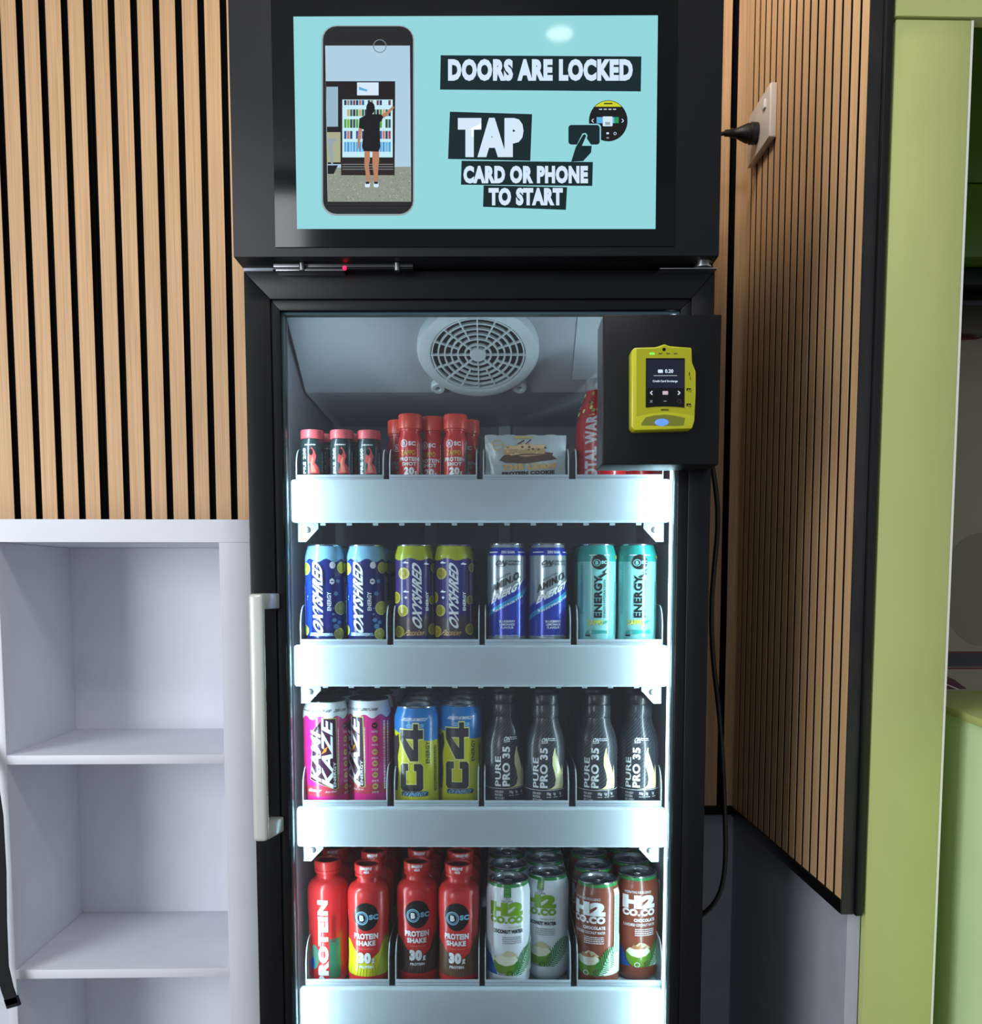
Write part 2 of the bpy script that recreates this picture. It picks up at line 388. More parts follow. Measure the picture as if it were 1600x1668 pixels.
# ------------------------------------------------------------ white cube shelf unit, left
YU = 1.615; YUB = 1.905
top = pR(200, 846, YU).z; xr = pR(388, 890, YU).x; xri = pR(357, 890, YU).x; bt = top-pR(200, 883, YU).z
xl1 = pR(10, 1230, YU).x; xl0 = xl1-.017; bw = xr-xri
xL = xl0-(xri-xl1)-bw
us = (xr, YU, 0); un = emp('cube_shelf_unit', ((xr+xL)/2, YU, 0), 'R'); us = ((xr+xL)/2, YU, 0)
ch = lambda z0, z1, bb: bb.prism([(xr-.03, YU, z0), (xr, YU, z0), (xr+.021, YU+.012, z0), (xr+.021, YUB+.012, z0), (xr-.03, YUB+.012, z0)], (0,0,z1-z0), WHITEB)  # right front corner chamfered so that it catches light
b = B(); b.box((xL, YU, top-bt), (xr-.0301, YUB+.012, top), WHITEB); ch(top-bt, top, b); b.build('top_board', un, us)
for x0, x1 in ((xri, xr), (xL, xL+bw)):
    b = B()
    if x1 == xr: b.box((x0, YU, 0), (xr-.0301, YUB+.012, top-bt-.0004), WHITEB); ch(0, top-bt-.0004, b)
    else: b.box((x0, YU, 0), (x1, YUB+.012, top-bt-.0004), WHITEB, .001)
    b.build('side_board', un, us)
b = B(); b.box((xl0, YU+.001, .04), (xl1, YUB, top-bt-.0004), WHITEB, .0008); b.build('divider', un, us)
b = B(); b.box((xL+bw, YUB, .04), (xri, YUB+.010, top-bt-.0004), WHITEB); b.build('back_panel', un, us)
z1 = pR(180, 1230, YU).z; th = z1-pR(180, 1245, YU).z; z2 = pR(180, 1579, YU).z; dz = z1-z2
for k in range(4):
    z = z1-k*dz
    if z < .05: continue
    for x0, x1 in ((xl1+.0004, xri-.0004), (xL+bw+.0004, xl0-.0004)):
        b = B(); b.box((x0, YU+.0005, z-th), (x1, YUB-.0004, z), WHITEB, .0006); b.build('shelf_board', un, us)
b = B(); b.box((xL+bw, YU, .0), (xri, YUB, .038), WHITEB); b.build('plinth', un, us)
tag(un, 'white open cube shelving unit below the slatted wall, left of fridge', 'shelf unit')
# black bag strap on the left edge
b = B(); YQ = 1.585
pts = [Vector((xL+bw+.20, 1.615, z1+.12)), pR(-40,1225,YQ), pR(-16,1260,YQ), pR(-6,1330,YQ), pR(-1,1420,YQ), pR(0,1500,YQ), pR(3,1575,YQ), pR(11,1610,YQ), pR(20,1636,YQ)]
w = .011
L1 = []; R1 = []
for i, p in enumerate(pts):
    d = (pts[min(i+1, len(pts)-1)]-pts[max(0, i-1)]).normalized(); nn = Vector((-d.z, 0, d.x)).normalized()
    L1.append(p-nn*w); R1.append(p+nn*w)
for i in range(len(pts)-1):
    b.prism([L1[i], R1[i], R1[i+1], L1[i+1]], (0,.003,0), WEB)
t_, u_ = (pts[-1]-pts[-2]).normalized(), None
nn = Vector((-t_.z,0,t_.x)); e0 = pts[-1]
b.prism([e0-nn*.0125-t_*.012, e0+nn*.0125-t_*.012, e0+nn*.0125+t_*.006, e0-nn*.0125+t_*.006], (0,.006,0), WEB, .001)
bl = Vector((xL+bw+.12, 1.72, z1+.0003)); bg = emp('black_bag', bl, 'R'); b.build('strap', bg, tuple(bl))
b = B(); b.box((bl.x-.10, 1.62, z1+.0003), (bl.x+.10, 1.80, z1+.26), WEB, .04, 4); b.build('bag_body', bg, tuple(bl))
tag(bg, 'black bag beyond the left edge, its webbing strap hanging past the divider', 'bag')

#================================================================ FRIDGE (frame F)
YD, YCN = 1.30, 1.258
f0 = ((-.027), YD, 0); fr = emp('drinks_fridge', f0)
FX0 = pF(397, 450, YD).x; FX1 = pF(1165, 450, YD).x; ztd = pF(780, 441, YD).z; YBK = 1.875
def fb(b, name, par=None): return b.build(name, par or fr, f0)
IX0, IX1 = pF(466, 560, 1.40).x, pF(1106, 560, 1.40).x      # inner liner faces
zcan = pF(780, 418, YCN).z
# cabinet
b = B(); yc0 = YD+.047
b.box((FX0+.004, yc0, .12), (IX0-.001, YBK, ztd-.004), BLACKM, .002); b.box((IX1+.001, yc0, .12), (FX1-.004, YBK, ztd-.004), BLACKM, .002)
b.box((FX0+.004, 1.83, .12), (FX1-.004, YBK+.002, ztd-.004), BLACKM); b.box((FX0+.004, yc0, .12), (FX1-.004, 1.83, .40), BLACKM)
fb(b, 'cabinet')
for x in (FX0+.05, FX1-.05):
    for y in (yc0+.05, YBK-.06):
        b = B(); b.lathe([(0,0),(.022,0),(.022,.02),(.012,.03),(.012,.12),(0,.12)], RUBBER, 20, Matrix.Translation((x,y,0))); fb(b, 'foot')
# inner liner: side walls, back, ceiling, floor
b = B(); zi = ztd-.03
b.box((IX0-.0008, yc0-.001, .41), (IX0, 1.8295, zi), LINER); b.box((IX1, yc0-.001, .41), (IX1+.0008, 1.8295, zi), LINER)
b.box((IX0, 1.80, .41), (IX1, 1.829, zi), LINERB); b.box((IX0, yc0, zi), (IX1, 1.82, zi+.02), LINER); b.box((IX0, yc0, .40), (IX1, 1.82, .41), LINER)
for px in (700, 822): 
    x = pF(px, 700, 1.79).x; b.box((x-.012, 1.79, .45), (x+.012, 1.80, zi-.1), LINER, .003)
fb(b, 'liner')
# evaporator cover
e1 = pF(470, 505, 1.372); e2 = pF(492, 640, 1.515); e3 = pF(515, 672, 1.66)
prof = [(1.368, e1.z+.03), (1.372, e1.z), (1.515, e2.z), (1.66, e3.z), (1.799, e3.z-.003), (1.799, zi-.001), (1.368, zi-.001)]
b = B(); b.prism([(IX0+.004, y, z) for y, z in prof], (IX1-IX0-.008,0,0), LINER, .003)
ev = fb(b, 'evaporator_cover')
dv = Vector((0, 1.515-1.372, e2.z-e1.z)).normalized(); nv = Vector((0, dv.z, -dv.y)).normalized()
if nv.y > 0: nv = -nv
def onpanel(px, py):
    o = pF(px, py, 1.0)-Vector((0,0,ZC)); P0 = Vector((0,1.372,e1.z-ZC)); t = P0.dot(nv)/o.dot(nv); return o*t+Vector((0,0,ZC))
fc = onpanel(779, 566); xv = Vector((1,0,0)); yv = nv.cross(xv)
MF = Matrix(((xv.x,yv.x,nv.x,fc.x),(xv.y,yv.y,nv.y,fc.y),(xv.z,yv.z,nv.z,fc.z),(0,0,0,1)))
RF = .094
b = B(); b.lathe([(RF,0),(RF,.008),(RF-.004,.014),(RF-.018,.018),(RF-.021,.017),(RF-.021,.004)], FANP, 64, MF)
for rr in (.020,.031,.041,.051,.061,.0705): b.lathe([(rr-.0011,.0125),(rr-.0011,.0165),(rr+.0011,.0165),(rr+.0011,.0125),(rr-.0011,.0125)], FANP, 56, MF)
b.lathe([(0,.010),(0,.018),(.0115,.018),(.0125,.016),(.0125,.010)], FANP, 32, MF)
for k in range(16):
    r0_ = .012 if k % 2 == 0 else .031
    b.box((r0_, -.0010, .013), (RF-.02, .0010, .0168), FANP, 0, 2, MF @ Matrix.Rotation(2*PI*k/16, 4, 'Z'))
for a in (-50, -130, 50, 130):
    M2 = MF @ Matrix.Rotation(math.radians(a), 4, 'Z') @ Matrix.Translation((RF+.008, 0, 0))
    b.lathe([(.004,0),(.012,0),(.012,.008),(.010,.010),(.005,.010),(.004,.004)], FANP, 24, M2); b.box((-.012,-.008,0),(-.002,.008,.008), FANP, 0, 2, M2)
    b.lathe([(0,.005),(.0035,.005),(.004,.003),(.004,0)], STEELD, 12, M2)
fg = fb(b, 'fan_grille', ev)
b = B(); b.lathe([(0,.0035),(RF-.02,.0035)], FAND, 48, MF); fb(b, 'fan_shade_disc', ev)  # flat dark disc, stands in for the shade behind the grille
b = B(); qs = [onpanel(*q)+nv*.0008 for q in ((941,514),(978,514),(972,617),(932,617))]; b.prism(qs, nv*.0008, LABELP); fb(b, 'service_label', ev)
# led strips
for sx, x in ((1, IX0+.0003), (-1, IX1-.0003)):
    if sx < 0:
        b = B(); b.box((x-.016, yc0+.001, .45), (x, yc0+.012, zi-.01), FANP, .001); h = fb(b, 'light_bar')
        b = B(); b.box((x-.0178, yc0+.0005, .46), (x-.0163, yc0+.009, zi-.03), LED); fb(b, 'led_tube', h)
    else:
        b = B(); b.box((x, yc0+.0005, .45), (x+.014, yc0+.002, zi-.01), TRAYW, .0005); b.box((x, yc0+.0025, .45), (x+.008, yc0+.012, zi-.01), FANP, .001); h = fb(b, 'light_bar')
        b = B(); b.box((x+.0083, yc0+.0025, .46), (x+.0095, yc0+.011, zi-.03), LED); fb(b, 'led_tube', h)
# door frame (mitred), glass, gasket
gi = [pF(455, 505, YD), pF(1110, 505, YD)]; gx0_, gx1_, gz1 = gi[0].x, gi[1].x, gi[0].z
rx0, rx1, rz1 = pF(440, 485, YD).x, pF(1127, 485, YD).x, pF(780, 487, YD).z
OX0, OX1, OZ1, OZ0 = FX0, FX1, ztd, .38; RZ0, GZ0 = OZ0+.04, OZ0+.055
def ringframe(b, o, i, ya, yb, m, bev):   # o,i = (x0,x1,z0,z1)
    c = lambda r, k: ((r[0],r[2]),(r[1],r[2]),(r[1],r[3]),(r[0],r[3]))[k]
    for k in range(4):
        a, d, e_, g = c(o,k), c(o,(k+1)%4), c(i,(k+1)%4), c(i,k)
        b.prism([(p[0], ya, p[1]) for p in (a,d,e_,g)], (0,yb-ya,0), m, bev)
b = B(); ringframe(b, (OX0,OX1,OZ0,OZ1), (rx0,rx1,RZ0,rz1), YD, YD+.04, FRAMEM, .0012)
ringframe(b, (rx0-.0005,rx1+.0005,RZ0-.0005,rz1+.0005), (gx0_,gx1_,GZ0,gz1), YD+.004, YD+.038, FRAMEM, .0012); dr = fb(b, 'door_frame')
b = B(); ringframe(b, (gx0_-.004,gx1_+.004,GZ0-.004,gz1+.004), (gx0_+.003,gx1_-.003,GZ0+.003,gz1-.003), YD+.012, YD+.018, mat('glass_edge_grey', (70,96,104), .3), 0); fb(b, 'glazing_bead', dr)
b = B(); b.box((gx0_-.003, YD+.0125, GZ0-.003), (gx1_+.003, YD+.0165, gz1+.003), GLASS); fb(b, 'glass_pane', dr)
b = B(); ringframe(b, (OX0+.008,OX1-.008,OZ0+.008,OZ1-.008), (IX0-.012,IX1+.012,OZ0+.03,OZ1-.03), YD+.0405, yc0-.0005, RUBBER, 0); fb(b, 'gasket', dr)
# handle
ht, hb = pF(418, 967, 1.252), pF(427, 1369, 1.252); hx = (ht.x+hb.x)/2; hw = .0105
b = B(); zz0, zz1 = hb.z, ht.z
b.box((hx-hw, 1.243, zz0), (hx+hw, 1.257, zz1), HANDLE, .006, 4)
for za, zb_ in ((zz1-.022, zz1), (zz0, zz0+.022)): b.prism([(hx-hw+.002,1.251,za),(hx+hw-.002,1.251,za),(hx+hw+.010,YD-.0003,za),(hx-hw+.012,YD-.0003,za)], (0,0,zb_-za), HANDLE, .002)
h = fb(b, 'handle', dr); h['label'] = 'silver white pull handle'
# header with screen
CX0, CX1 = pF(380, 416, YCN).x, pF(1172, 416, YCN).x
b = B(); b.box((CX0, YCN, zcan), (CX1, YBK, 2.40), BLACKM, .002)
hd = fb(b, 'header')
bz = [pF(449, 404, YCN), pF(1098, 404, YCN)]; bz1 = pF(780, -2, YCN).z
b = B(); b.box((bz[0].x, YCN-.0025, bz[0].z), (bz[1].x, YCN-.0003, bz1), BEZEL, .0008); fb(b, 'screen_bezel', hd)
b = B(); YSC = YCN-.0027
def em(n, rgb, s=1.0): return mat('lit_'+n, (3,3,3), .045, emit=rgb, es=s, spec=.35)
eT, eD, eW, eK = em('teal', (146,214,220)), em('dark_teal', (14,36,42)), em('white', (212,232,250)), em('black', (22,22,24))
A = Art(); A.poly([(478,27),(1072,25),(1068,373),(484,373)], eT)
A.poly([(718,90),(1045,92),(1044,149),(717,146)], eD); A.txt('DOORS ARE LOCKED', 730,132,1031,96, eW, bold=.048, sl=.0)
A.poly([(733,182),(867,186),(864,262),(730,259)], eD); A.txt('TAP', 746,256,853,192, eW, bold=.062)
A.poly([(752,262),(966,264),(965,303),(751,301)], eD); A.txt('CARD OR PHONE', 755,299,958,270, eW, bold=.048)
A.poly([(788,302),(924,305),(922,342),(787,337)], eD); A.txt('TO START', 796,335,917,306, eW, bold=.048)
# terminal icon
eY, eGn, eBl, eGy = em('yellow', (205,210,40)), em('green', (40,150,90)), em('sky', (90,175,220)), em('grey', (150,165,170))
A.ell(991,197,31.5,33.5, eK, 36); A.ell(991,197,30.5,32.5, eY, 30, PI*1.25, PI*1.75); A.rect(984,168,998,170, eK)
for k in range(4): A.rect(976+k*7.6,177.5,981+k*7.6,179, eW)
A.rect(972,191,1008,201, eBl); A.rect(1001,191,1008,201, eGn); A.rrect(982,190,998,206,1.5, eW); A.rect(986,199,994,204, eGy)
A.line([(967,194),(964,197),(967,200)], 1.2, eW); A.line([(1013,194),(1016,197),(1013,200)], 1.2, eW); A.ring(1002,218,2.4,.8, eW); A.rect(988,216,992,219, eW); A.rect(988,224,992,226, eGy)
A.rrect(924,202,979,238,6, eT); A.rrect(926,204,977,236,5, eD)
A.poly([(930,264),(936,241),(940,236),(949,218),(954,217),(957,221),(956,226),(950,237),(964,238),(965,242),(964,250),(952,264)], eT)
A.poly([(930.5,264),(938,240),(950,220),(953,219),(955,222),(948,238),(948,243),(951,246),(955,246),(958,243),(958,238),(964,238),(963,249),(950,263)], eD)
# phone picture
A.rrect(524,42,675,352,24, em('phone_edge', (150,165,170))); A.rrect(526.5,43.5,673,349,22, em('phone_black', (34,34,36)))
A.poly([(530,75),(668,75),(670,329),(534,329)], em('photo_wall', (176,206,226)))
A.poly([(534,274),(669,272),(670,329),(534,329)], em('photo_floor', (142,150,138)))
fl = em('photo_speck', (92,98,92)); fl2 = em('photo_speck_light', (190,196,180))
for k in range(260):
    x, y = random.uniform(535,668), random.uniform(277,328); A.rect(x,y,x+1.2,y+1, fl if k%2 else fl2, True)
A.k += 1
A.poly([(531,133),(644,133),(644,162),(643,286),(556,286),(556,268),(534,268),(531,133)], em('photo_fridge', (30,24,28)))
A.rect(532,142,551,207, em('photo_door', (150,182,200))); A.rect(533,216,555,265, em('photo_beige', (168,172,140))); A.rect(582,135,617,156, eW); A.poly([(585,142),(599,147),(598,150),(585,147)], eBl)
A.rect(558,163,640,257, em('photo_lit', (196,236,246)))
cs = [[(40,50,90),(160,120,110),(50,90,140),(120,60,80)],[(90,130,60),(200,170,110),(60,100,80),(40,40,50)],[(80,160,60),(120,180,40),(40,80,50),(60,80,90)],[(60,90,150),(190,120,120),(60,60,90),(160,60,90)],[(90,170,220),(70,150,210),(100,180,230),(80,160,215)]]
for r, (ya, yb) in enumerate(((164,172),(179,190),(195,209),(214,227),(232,248))):
    for k in range(16):
        if random.random() < .92: A.rect(561+k*4.8, ya, 564.8+k*4.8, yb, em('can%d%d' % (r, k%4), cs[r][k%4]), True)
A.k += 1
A.rect(640,165,643,258, eK); A.rect(556,262,643,286, em('photo_base', (40,30,32)))
for y in (268,272,276): A.rect(558,y,641,y+.8, eGy, True)
A.k += 1; A.ring(619,76,11,1.4, em('photo_clock', (110,130,140)))
sk = em('photo_skin', (184,128,100)); cl = em('photo_clothes', (20,20,26))
A.poly([(534,226),(549,226),(548,232),(543,233),(543,268),(540,268),(540,233),(534,233)], eGy); A.poly([(534,270),(551,270),(544,284),(534,284)], eK)
A.poly([(594,247),(603,247),(603,262),(601,270),(603,284),(603,297),(598,297),(596,284),(594,270)], sk); A.poly([(607,247),(618,247),(618,262),(617,270),(616,284),(614,297),(609,297),(609,284),(607,270)], sk)
A.poly([(585,206),(591,208),(588,222),(586,240),(583,246),(583,225)], sk); A.poly([(622,188),(630,183),(640,174),(643,176),(634,186),(625,194)], sk)
A.poly([(586,194),(597,188),(606,187),(620,187),(625,191),(622,198),(619,200),(619,220),(620,240),(617,248),(593,247),(590,240),(593,212),(585,209)], cl); A.ell(604,177,7,10, cl); A.poly([(598,178),(607,178),(607,205),(601,210),(598,200)], cl)
for x in (599,613): A.rrect(x-4,298,x+4,306,2, eW); A.rect(x-3,297,x+3,300.5, eK)
A.rect(529,331,672,336, em('phone_black', (34,34,36)))
A.flat(b, lambda x, y: pF(x, y, YSC), .00003)
fb(b, 'screen', hd)
# lock bar with red lamp, hinge
b = B(); l0, l1 = pF(445, 424, 1.285), pF(673, 441, 1.285)
b.box((l0.x, 1.285, l0.z-.010), (l1.x, 1.33, zcan+.004 if False else l0.z), STEELD, .0008); b.box((l0.x, 1.281, l1.z+.001), (l1.x, 1.285, l0.z-.0102), mat('lock_face', (42,42,46), .3, .6), .0005)
b.box((pF(450,441,1.281).x, 1.279, l1.z-.0015), (pF(560,441,1.281).x, 1.30, l1.z+.0006), CHROME, .0003)
lk = fb(b, 'lock_bar')
for px in (492, 647):
    p = pF(px, 434, 1.28); b = B(); b.lathe([(0,-.006),(.004,-.006),(.004,.004),(0,.004)], CHROME, 16, Matrix.Translation(p)); fb(b, 'bolt', lk)
p = pF(561, 435.5, 1.279); b = B(); b.lathe([(0,0),(.002,.0004),(.0028,.002),(.0028,.004),(0,.004)], mat('red_lamp', (120,0,10), .3, emit=(255,20,60), es=5), 16, Matrix.Translation(p) @ Matrix.Rotation(-PI/2, 4, 'X')); h = fb(b, 'indicator_lamp', lk); h['label'] = 'glowing red lamp'
b = B(); p = pF(1145, 431, 1.285); p2_ = pF(1075, 438, 1.285)
b.lathe([(0,-.005),(.012,-.005),(.012,-.003),(.009,-.002),(.009,.001),(.013,.002),(.013,.005),(0,.005)], CHROME, 28, Matrix.Translation(p)); b.box((p2_.x, 1.283, p2_.z-.0005), (FX1-.001, 1.31, p2_.z+.001), CHROME, .0003); fb(b, 'hinge')
b = B(); cn = pF(397, 436, YD); b.box((FX0, YD-.001, ztd+.0005), (l0.x-.004, YBK, ztd+.0045), mat('corner_plate_light', (190,196,210), .4), .0005); b.box((FX0+.001, YD+.002, ztd+.005), (l0.x-.004, YBK-.01, zcan-.0005), mat('corner_block', (120,126,140), .45), .0005)
b.box((l1.x+.004, YD+.02, ztd+.0045), (FX1-.002, YBK-.01, zcan-.0005), BLACKM); fb(b, 'header_spacer')
tag(fr, 'tall black glass-door drinks fridge with a lit screen header', 'fridge')

# ------------------------------------------------------------ payment terminal on the door
YP = 1.232
pa, pb_ = pF(981, 757, YP), pF(1176, 512, YP); p0 = ((pa.x+pb_.x)/2, YD, pa.z)
pt = emp('payment_terminal', p0)
b = B(); b.box((pa.x, YP, pa.z), (pb_.x, YD-.0005, pb_.z), mat('terminal_box_black', (11,11,13), .4, spec=.3), .0015); 
b.box((pa.x-.0006, YP+.004, pa.z+.002), (pa.x+.0002, YD-.004, pb_.z-.002), mat('terminal_side_edge', (96,98,104), .3, .5)); b.build('mounting_box', pt, p0)
YR = YP-.026
def rz(x, y, Y=YR): return pF(x, y, Y)
out = [(1034,701),(1128,698),(1132,685),(1134,640),(1134,605),(1128,590),(1127,566),(1098,564),(1090,563),(1083,560),(1075,563),(1068,565),(1034,566),(1029,571),(1029,695)]
b = B(); b.prism([rz(x, y) for x, y in out][::-1], (0, .0255, 0), YEL, .0018); rd = b.build('card_reader', pt, p0)
b = B(); A = Art()
A.poly([(1037,568),(1068,568),(1076,566),(1083,563),(1090,566),(1098,567),(1124,567),(1126,592),(1131,606),(1131,676),(1105,672),(1083,671),(1060,673),(1037,678)], YELD)
A.poly([(1045,690),(1052,680),(1066,676.5),(1083,675.5),(1100,677),(1116,681),(1114,693),(1100,694),(1045,693)], mat('reader_slot', (118,120,30), .5))
A.ell(1082,569.3,2.8,2.8, BEZEL)
for k in range(3): A.rect(1073+k*12.3, 575.2, 1079+k*12.3, 577, mat('reader_dark_mark', (70,66,10), .5), True)
A.k += 1; A.rrect(1058.5,574.8,1066.5,577.6,1.2, mat('green_lamp', (0,90,10), .4, emit=(90,240,80), es=2.2))
A.txt('NAYAX', 1077,669.2,1089.5,666, BEZEL, bold=.03)
for y in (632.5, 657.5): A.rect(1118.5,y,1126,y+1.6, BEZEL, True); A.rect(1118.5,y,1120.5,y+4, BEZEL, True); A.ring(1124,y+4,2,.6, BEZEL)
A.line([(1123,606),(1123,612)], 1.2, BEZEL); A.line([(1124,614),(1125,619)], .8, BEZEL)
A.flat(b, lambda x, y: rz(x, y, YR-.0002), .00006); b.build('face_plate', rd, p0)
b = B(); A = Art(); A.poly([(1052.5,583.5),(1115.5,583.5),(1115,664),(1100,662.5),(1083,662),(1066,662.5),(1052,664)], em('panel_black', (12,10,12), .6)); A.rect(1054,586,1115,632, em('panel_blue', (22,30,46)))
A.rrect(1072,602,1080,607.5,1, eW); A.txt('0.20', 1083.5,607.5,1097,601.5, eW, bold=.03); A.rect(1065,611.3,1103,612.6, eGy); A.txt('Credit Card Surcharge', 1063.5,623.6,1104,619, eW, bold=.02)
A.line([(1063,637),(1059.5,640),(1063,643)], 1.6, eW); A.line([(1104.5,637),(1108,640),(1104.5,643)], 1.6, eW); A.rrect(1079.5,637,1088.5,643,1, em('panel_pink', (205,180,190)))
A.line([(1059,652),(1063,656)], .7, eGy); A.line([(1063,652),(1059,656)], .7, eGy); A.rect(1081,653,1086,654, eGy); A.ring(1106.5,654,3.2,.7, em('panel_dim', (60,60,60)))
A.flat(b, lambda x, y: rz(x, y, YR-.0011), .00004); b.build('display', rd, p0)
b = B(); c = rz(1078, 688); b.lathe([(0,0),(.0075,.0004),(.009,.0015),(0,.0015)], mat('blue_lamp', (20,40,140), .4, emit=(70,110,255), es=2.2), 24, Matrix.Translation(c+Vector((0,-.0012,0))) @ Matrix.Rotation(-PI/2, 4, 'X') @ Matrix.Diagonal((1.1,.55,1,1))); h = b.build('card_slot_lamp', rd, p0); h['label'] = 'glowing blue lamp'
tag(pt, 'yellow card reader on a black box, mounted on the fridge door', 'card reader')

# ------------------------------------------------------------ shelves
YL = 1.368
LX0 = (pF(471,780,YL).x+pF(484,1316,YL).x)/2; LX1 = (pF(1093,780,YL).x+pF(1086,1316,YL).x)/2
rows = [(780,851),(1051,1119),(1316,1381),(1611,1677)]
RN = ['topmost', 'second', 'third', 'lowest visible']
SZ = []
for r, (ya, yb) in enumerate(rows):
    z1, z0 = pF(780, ya, YL).z, pF(780, yb, YL).z; SZ.append(z1-.015)
    lo = ((LX0+LX1)/2, YL, z0); s = emp('fridge_shelf', lo)
    b = B(); b.box((LX0, YL, z0), (LX1, YL+.014, z1), SHELFW, .0045, 3); b.build('price_rail', s, lo)
    b = B(); b.box((LX0+.004, YL+.0145, z1-.027), (LX1-.004, 1.77, z1-.0155), SHELFG, .001)
    b.box((LX0+.004, YL+.0145, z0+.004), (LX1-.004, YL+.018, z1-.015), SHELFG) if False else None
    for k in range(13):
        x = LX0+.045+k*(LX1-LX0-.09)/12; b.box((x-.004, YL+.015, z0-.0035), (x+.004, YL+.017, z0+.0045), SHELFW)
    b.build('shelf_plate', s, lo)
    for sx in (1, -1):
        x = LX0+.006 if sx > 0 else LX1-.006
        b = B(); zb2 = z0-.028
        b.prism([(x, YL+.02, z0+.004), (x+sx*.031, YL+.02, z0+.004), (x+sx*.031, YL+.02, z0-.008), (x+sx*.012, YL+.02, zb2), (x, YL+.02, zb2)], (0,.0016,0), TRAYW)
        b.box((min(x, x+sx*.0016), YL+.02, zb2), (max(x, x+sx*.0016), YL+.2, z0+.004), TRAYW)
        k = b.build('bracket', s, lo)
        b = B(); b.lathe([(0,0),(.004,.0004),(.0048,.0018),(0,.0018)], STEELD, 16, Matrix.Translation((x+sx*.015, YL+.0182, z0-.010)) @ Matrix.Rotation(-PI/2, 4, 'X')); b.build('screw', k, lo)
    tag(s, '%s fridge shelf with a broad white front rail' % ['topmost','second from top','third from top','lowest'][r], 'shelf', 'lit shelves inside the fridge')
# ------------------------------------------------------------ trays (four on each shelf)
TPX = [[(482,625),(634,777),(787,927),(938,1081)], [(489,631),(641,781),(790,930),(940,1080)], [(493,631),(642,780),(789,927),(938,1078)], [(498,634),(644,781),(790,930),(940,1079)]]
TN = [['the small pink-capped bottles','the red shot bottles','the wrapped cookies','the big red bottles'],['the blue lemon cans','the purple passionfruit cans','the silver and blue cans','the mint green cans'],['the pink cans','the blue and yellow cans','the left pair of black bottles','the right pair of black bottles'],['the red bottles, left pair','the red bottles, right pair','the white coconut cans','the brown coconut cans']]
YT = YL+.0150
TH_ = [.064,.074,.072,.080]
for r in range(4):
    zf = SZ[r]; yl = rows[r][0]
    for c, (xa_, xb_) in enumerate(TPX[r]):
        x0, x1 = pF(xa_, yl, YT).x, pF(xb_, yl, YT).x; lip = .023
        lo = ((x0+x1)/2, YT, zf); t = emp('shelf_tray', lo); L_ = .37
        b = B(); b.box((x0, YT+.0005, zf), (x1, YT+L_, zf+.0012), TRAYW); b.build('base', t, lo)
        b = B(); b.box((x0, YT-.0005, zf+.0001), (x1, YT+.0022, zf+lip), TRAYW, .0006); b.box((x0, YT-.0008, zf+lip-.0045), (x1, YT-.0002, zf+lip-.0035), SHELFG); b.build('front_lip', t, lo)
        H = TH_[r]
        for x in (x0, x1-.0014):
            pr = [(YT+.0024, zf+.0014), (YT+.0024, zf+H*.55)]+[(YT+.0024+.028*(1-math.cos(a)), zf+H*.55+H*.45*math.sin(a)) for a in [PI/2*k/7 for k in range(1,8)]]+[(YT+L_, zf+H), (YT+L_, zf+.0014)]
            b = B(); b.prism([(x, y, z) for y, z in pr], (.0014,0,0), DIVP)
            ed = [(y-.0006, z+.0006) for y, z in pr[:9]]
            for (ya_, za_), (yb_, zb_) in zip(pr[:9], pr[1:10]):
                b.prism([(x-.0001, ya_, za_), (x+.0015, ya_, za_), (x+.0015, yb_, zb_), (x-.0001, yb_, zb_)], (0,-.0009,.0006), FANP)
            b.build('side_panel', t, lo)
        tag(t, 'clear-sided white tray holding %s, on the %s shelf' % (TN[r][c], RN[r]), 'tray', 'product trays on the fridge shelves')
#================================================================ PRODUCTS
W, K_ = inkm('white', (235,240,245)), inkm('black', (16,18,20))
def finish(root, label, cat, group): tag(root, label, cat, group); return root
def R_of(prof):
    pr = sorted([(z, r) for r, z in prof if r > 1e-6])
    def R(v):
        if v <= pr[0][0]: return pr[0][1]
        for (z0, r0), (z1, r1) in zip(pr, pr[1:]):
            if v <= z1: return r0+(r1-r0)*(v-z0)/max(1e-9, z1-z0)
        return pr[-1][1]
    return R
def can(name, r, h, base, art, lidm=ALU, neck=None):
    root = emp(name, (0,0,0)); s = h-.021
    prof = [(0,.006),(r*.55,.005),(r*.72,0),(r*.80,.0006),(r*.97,.008),(r,.012),(r,s),(r*.985,s+.004),(r*.93,s+.010),(r*.865,s+.016),(r*.85,s+.018)]
    b = B(); b.lathe(prof, base, 48)
    A = Art(); art(A, r, h, s)
    for v in A.bm.verts:
        if v.co.y < s: v.co.y = s-(s-v.co.y)*(s-.026)/(s-.013)
    A.wrap(b, R_of([(r,.012),(r,s),(r*.985,s+.004),(r*.93,s+.010),(r*.865,s+.016),(r*.85,s+.018)]), r, dv=.006)
    b.build('body', root)
    b = B(); q = r*.85
    b.lathe([(q,s+.0178),(q+.0012,s+.0185),(q+.0016,s+.0200),(q+.0008,s+.021),(q-.0012,s+.021),(q-.0025,s+.0195),(q-.004,s+.0155),(q-.006,s+.0160),(0,s+.0163)], lidm, 40); l = b.build('lid', root)
    b = B(); b.box((-.0065,-.004,s+.0168),(.0065,.016,s+.0180), lidm, .0005); b.lathe([(0,0),(.003,0),(.003,.0016),(0,.002)], lidm, 12, Matrix.Translation((0,-.001,s+.0172))); b.build('pull_tab', l)
    return root
def band(A, r, z0, z1, m, amp=0, n=5, ph=0):           # band round the can, wavy lower edge
    w = PI*r*.72; N = 40
    A.poly([(-w, z1), (w, z1)]+[(w-2*w*k/N, z0+amp*math.sin(ph+n*2*PI*k/N)) for k in range(N+1)], m)
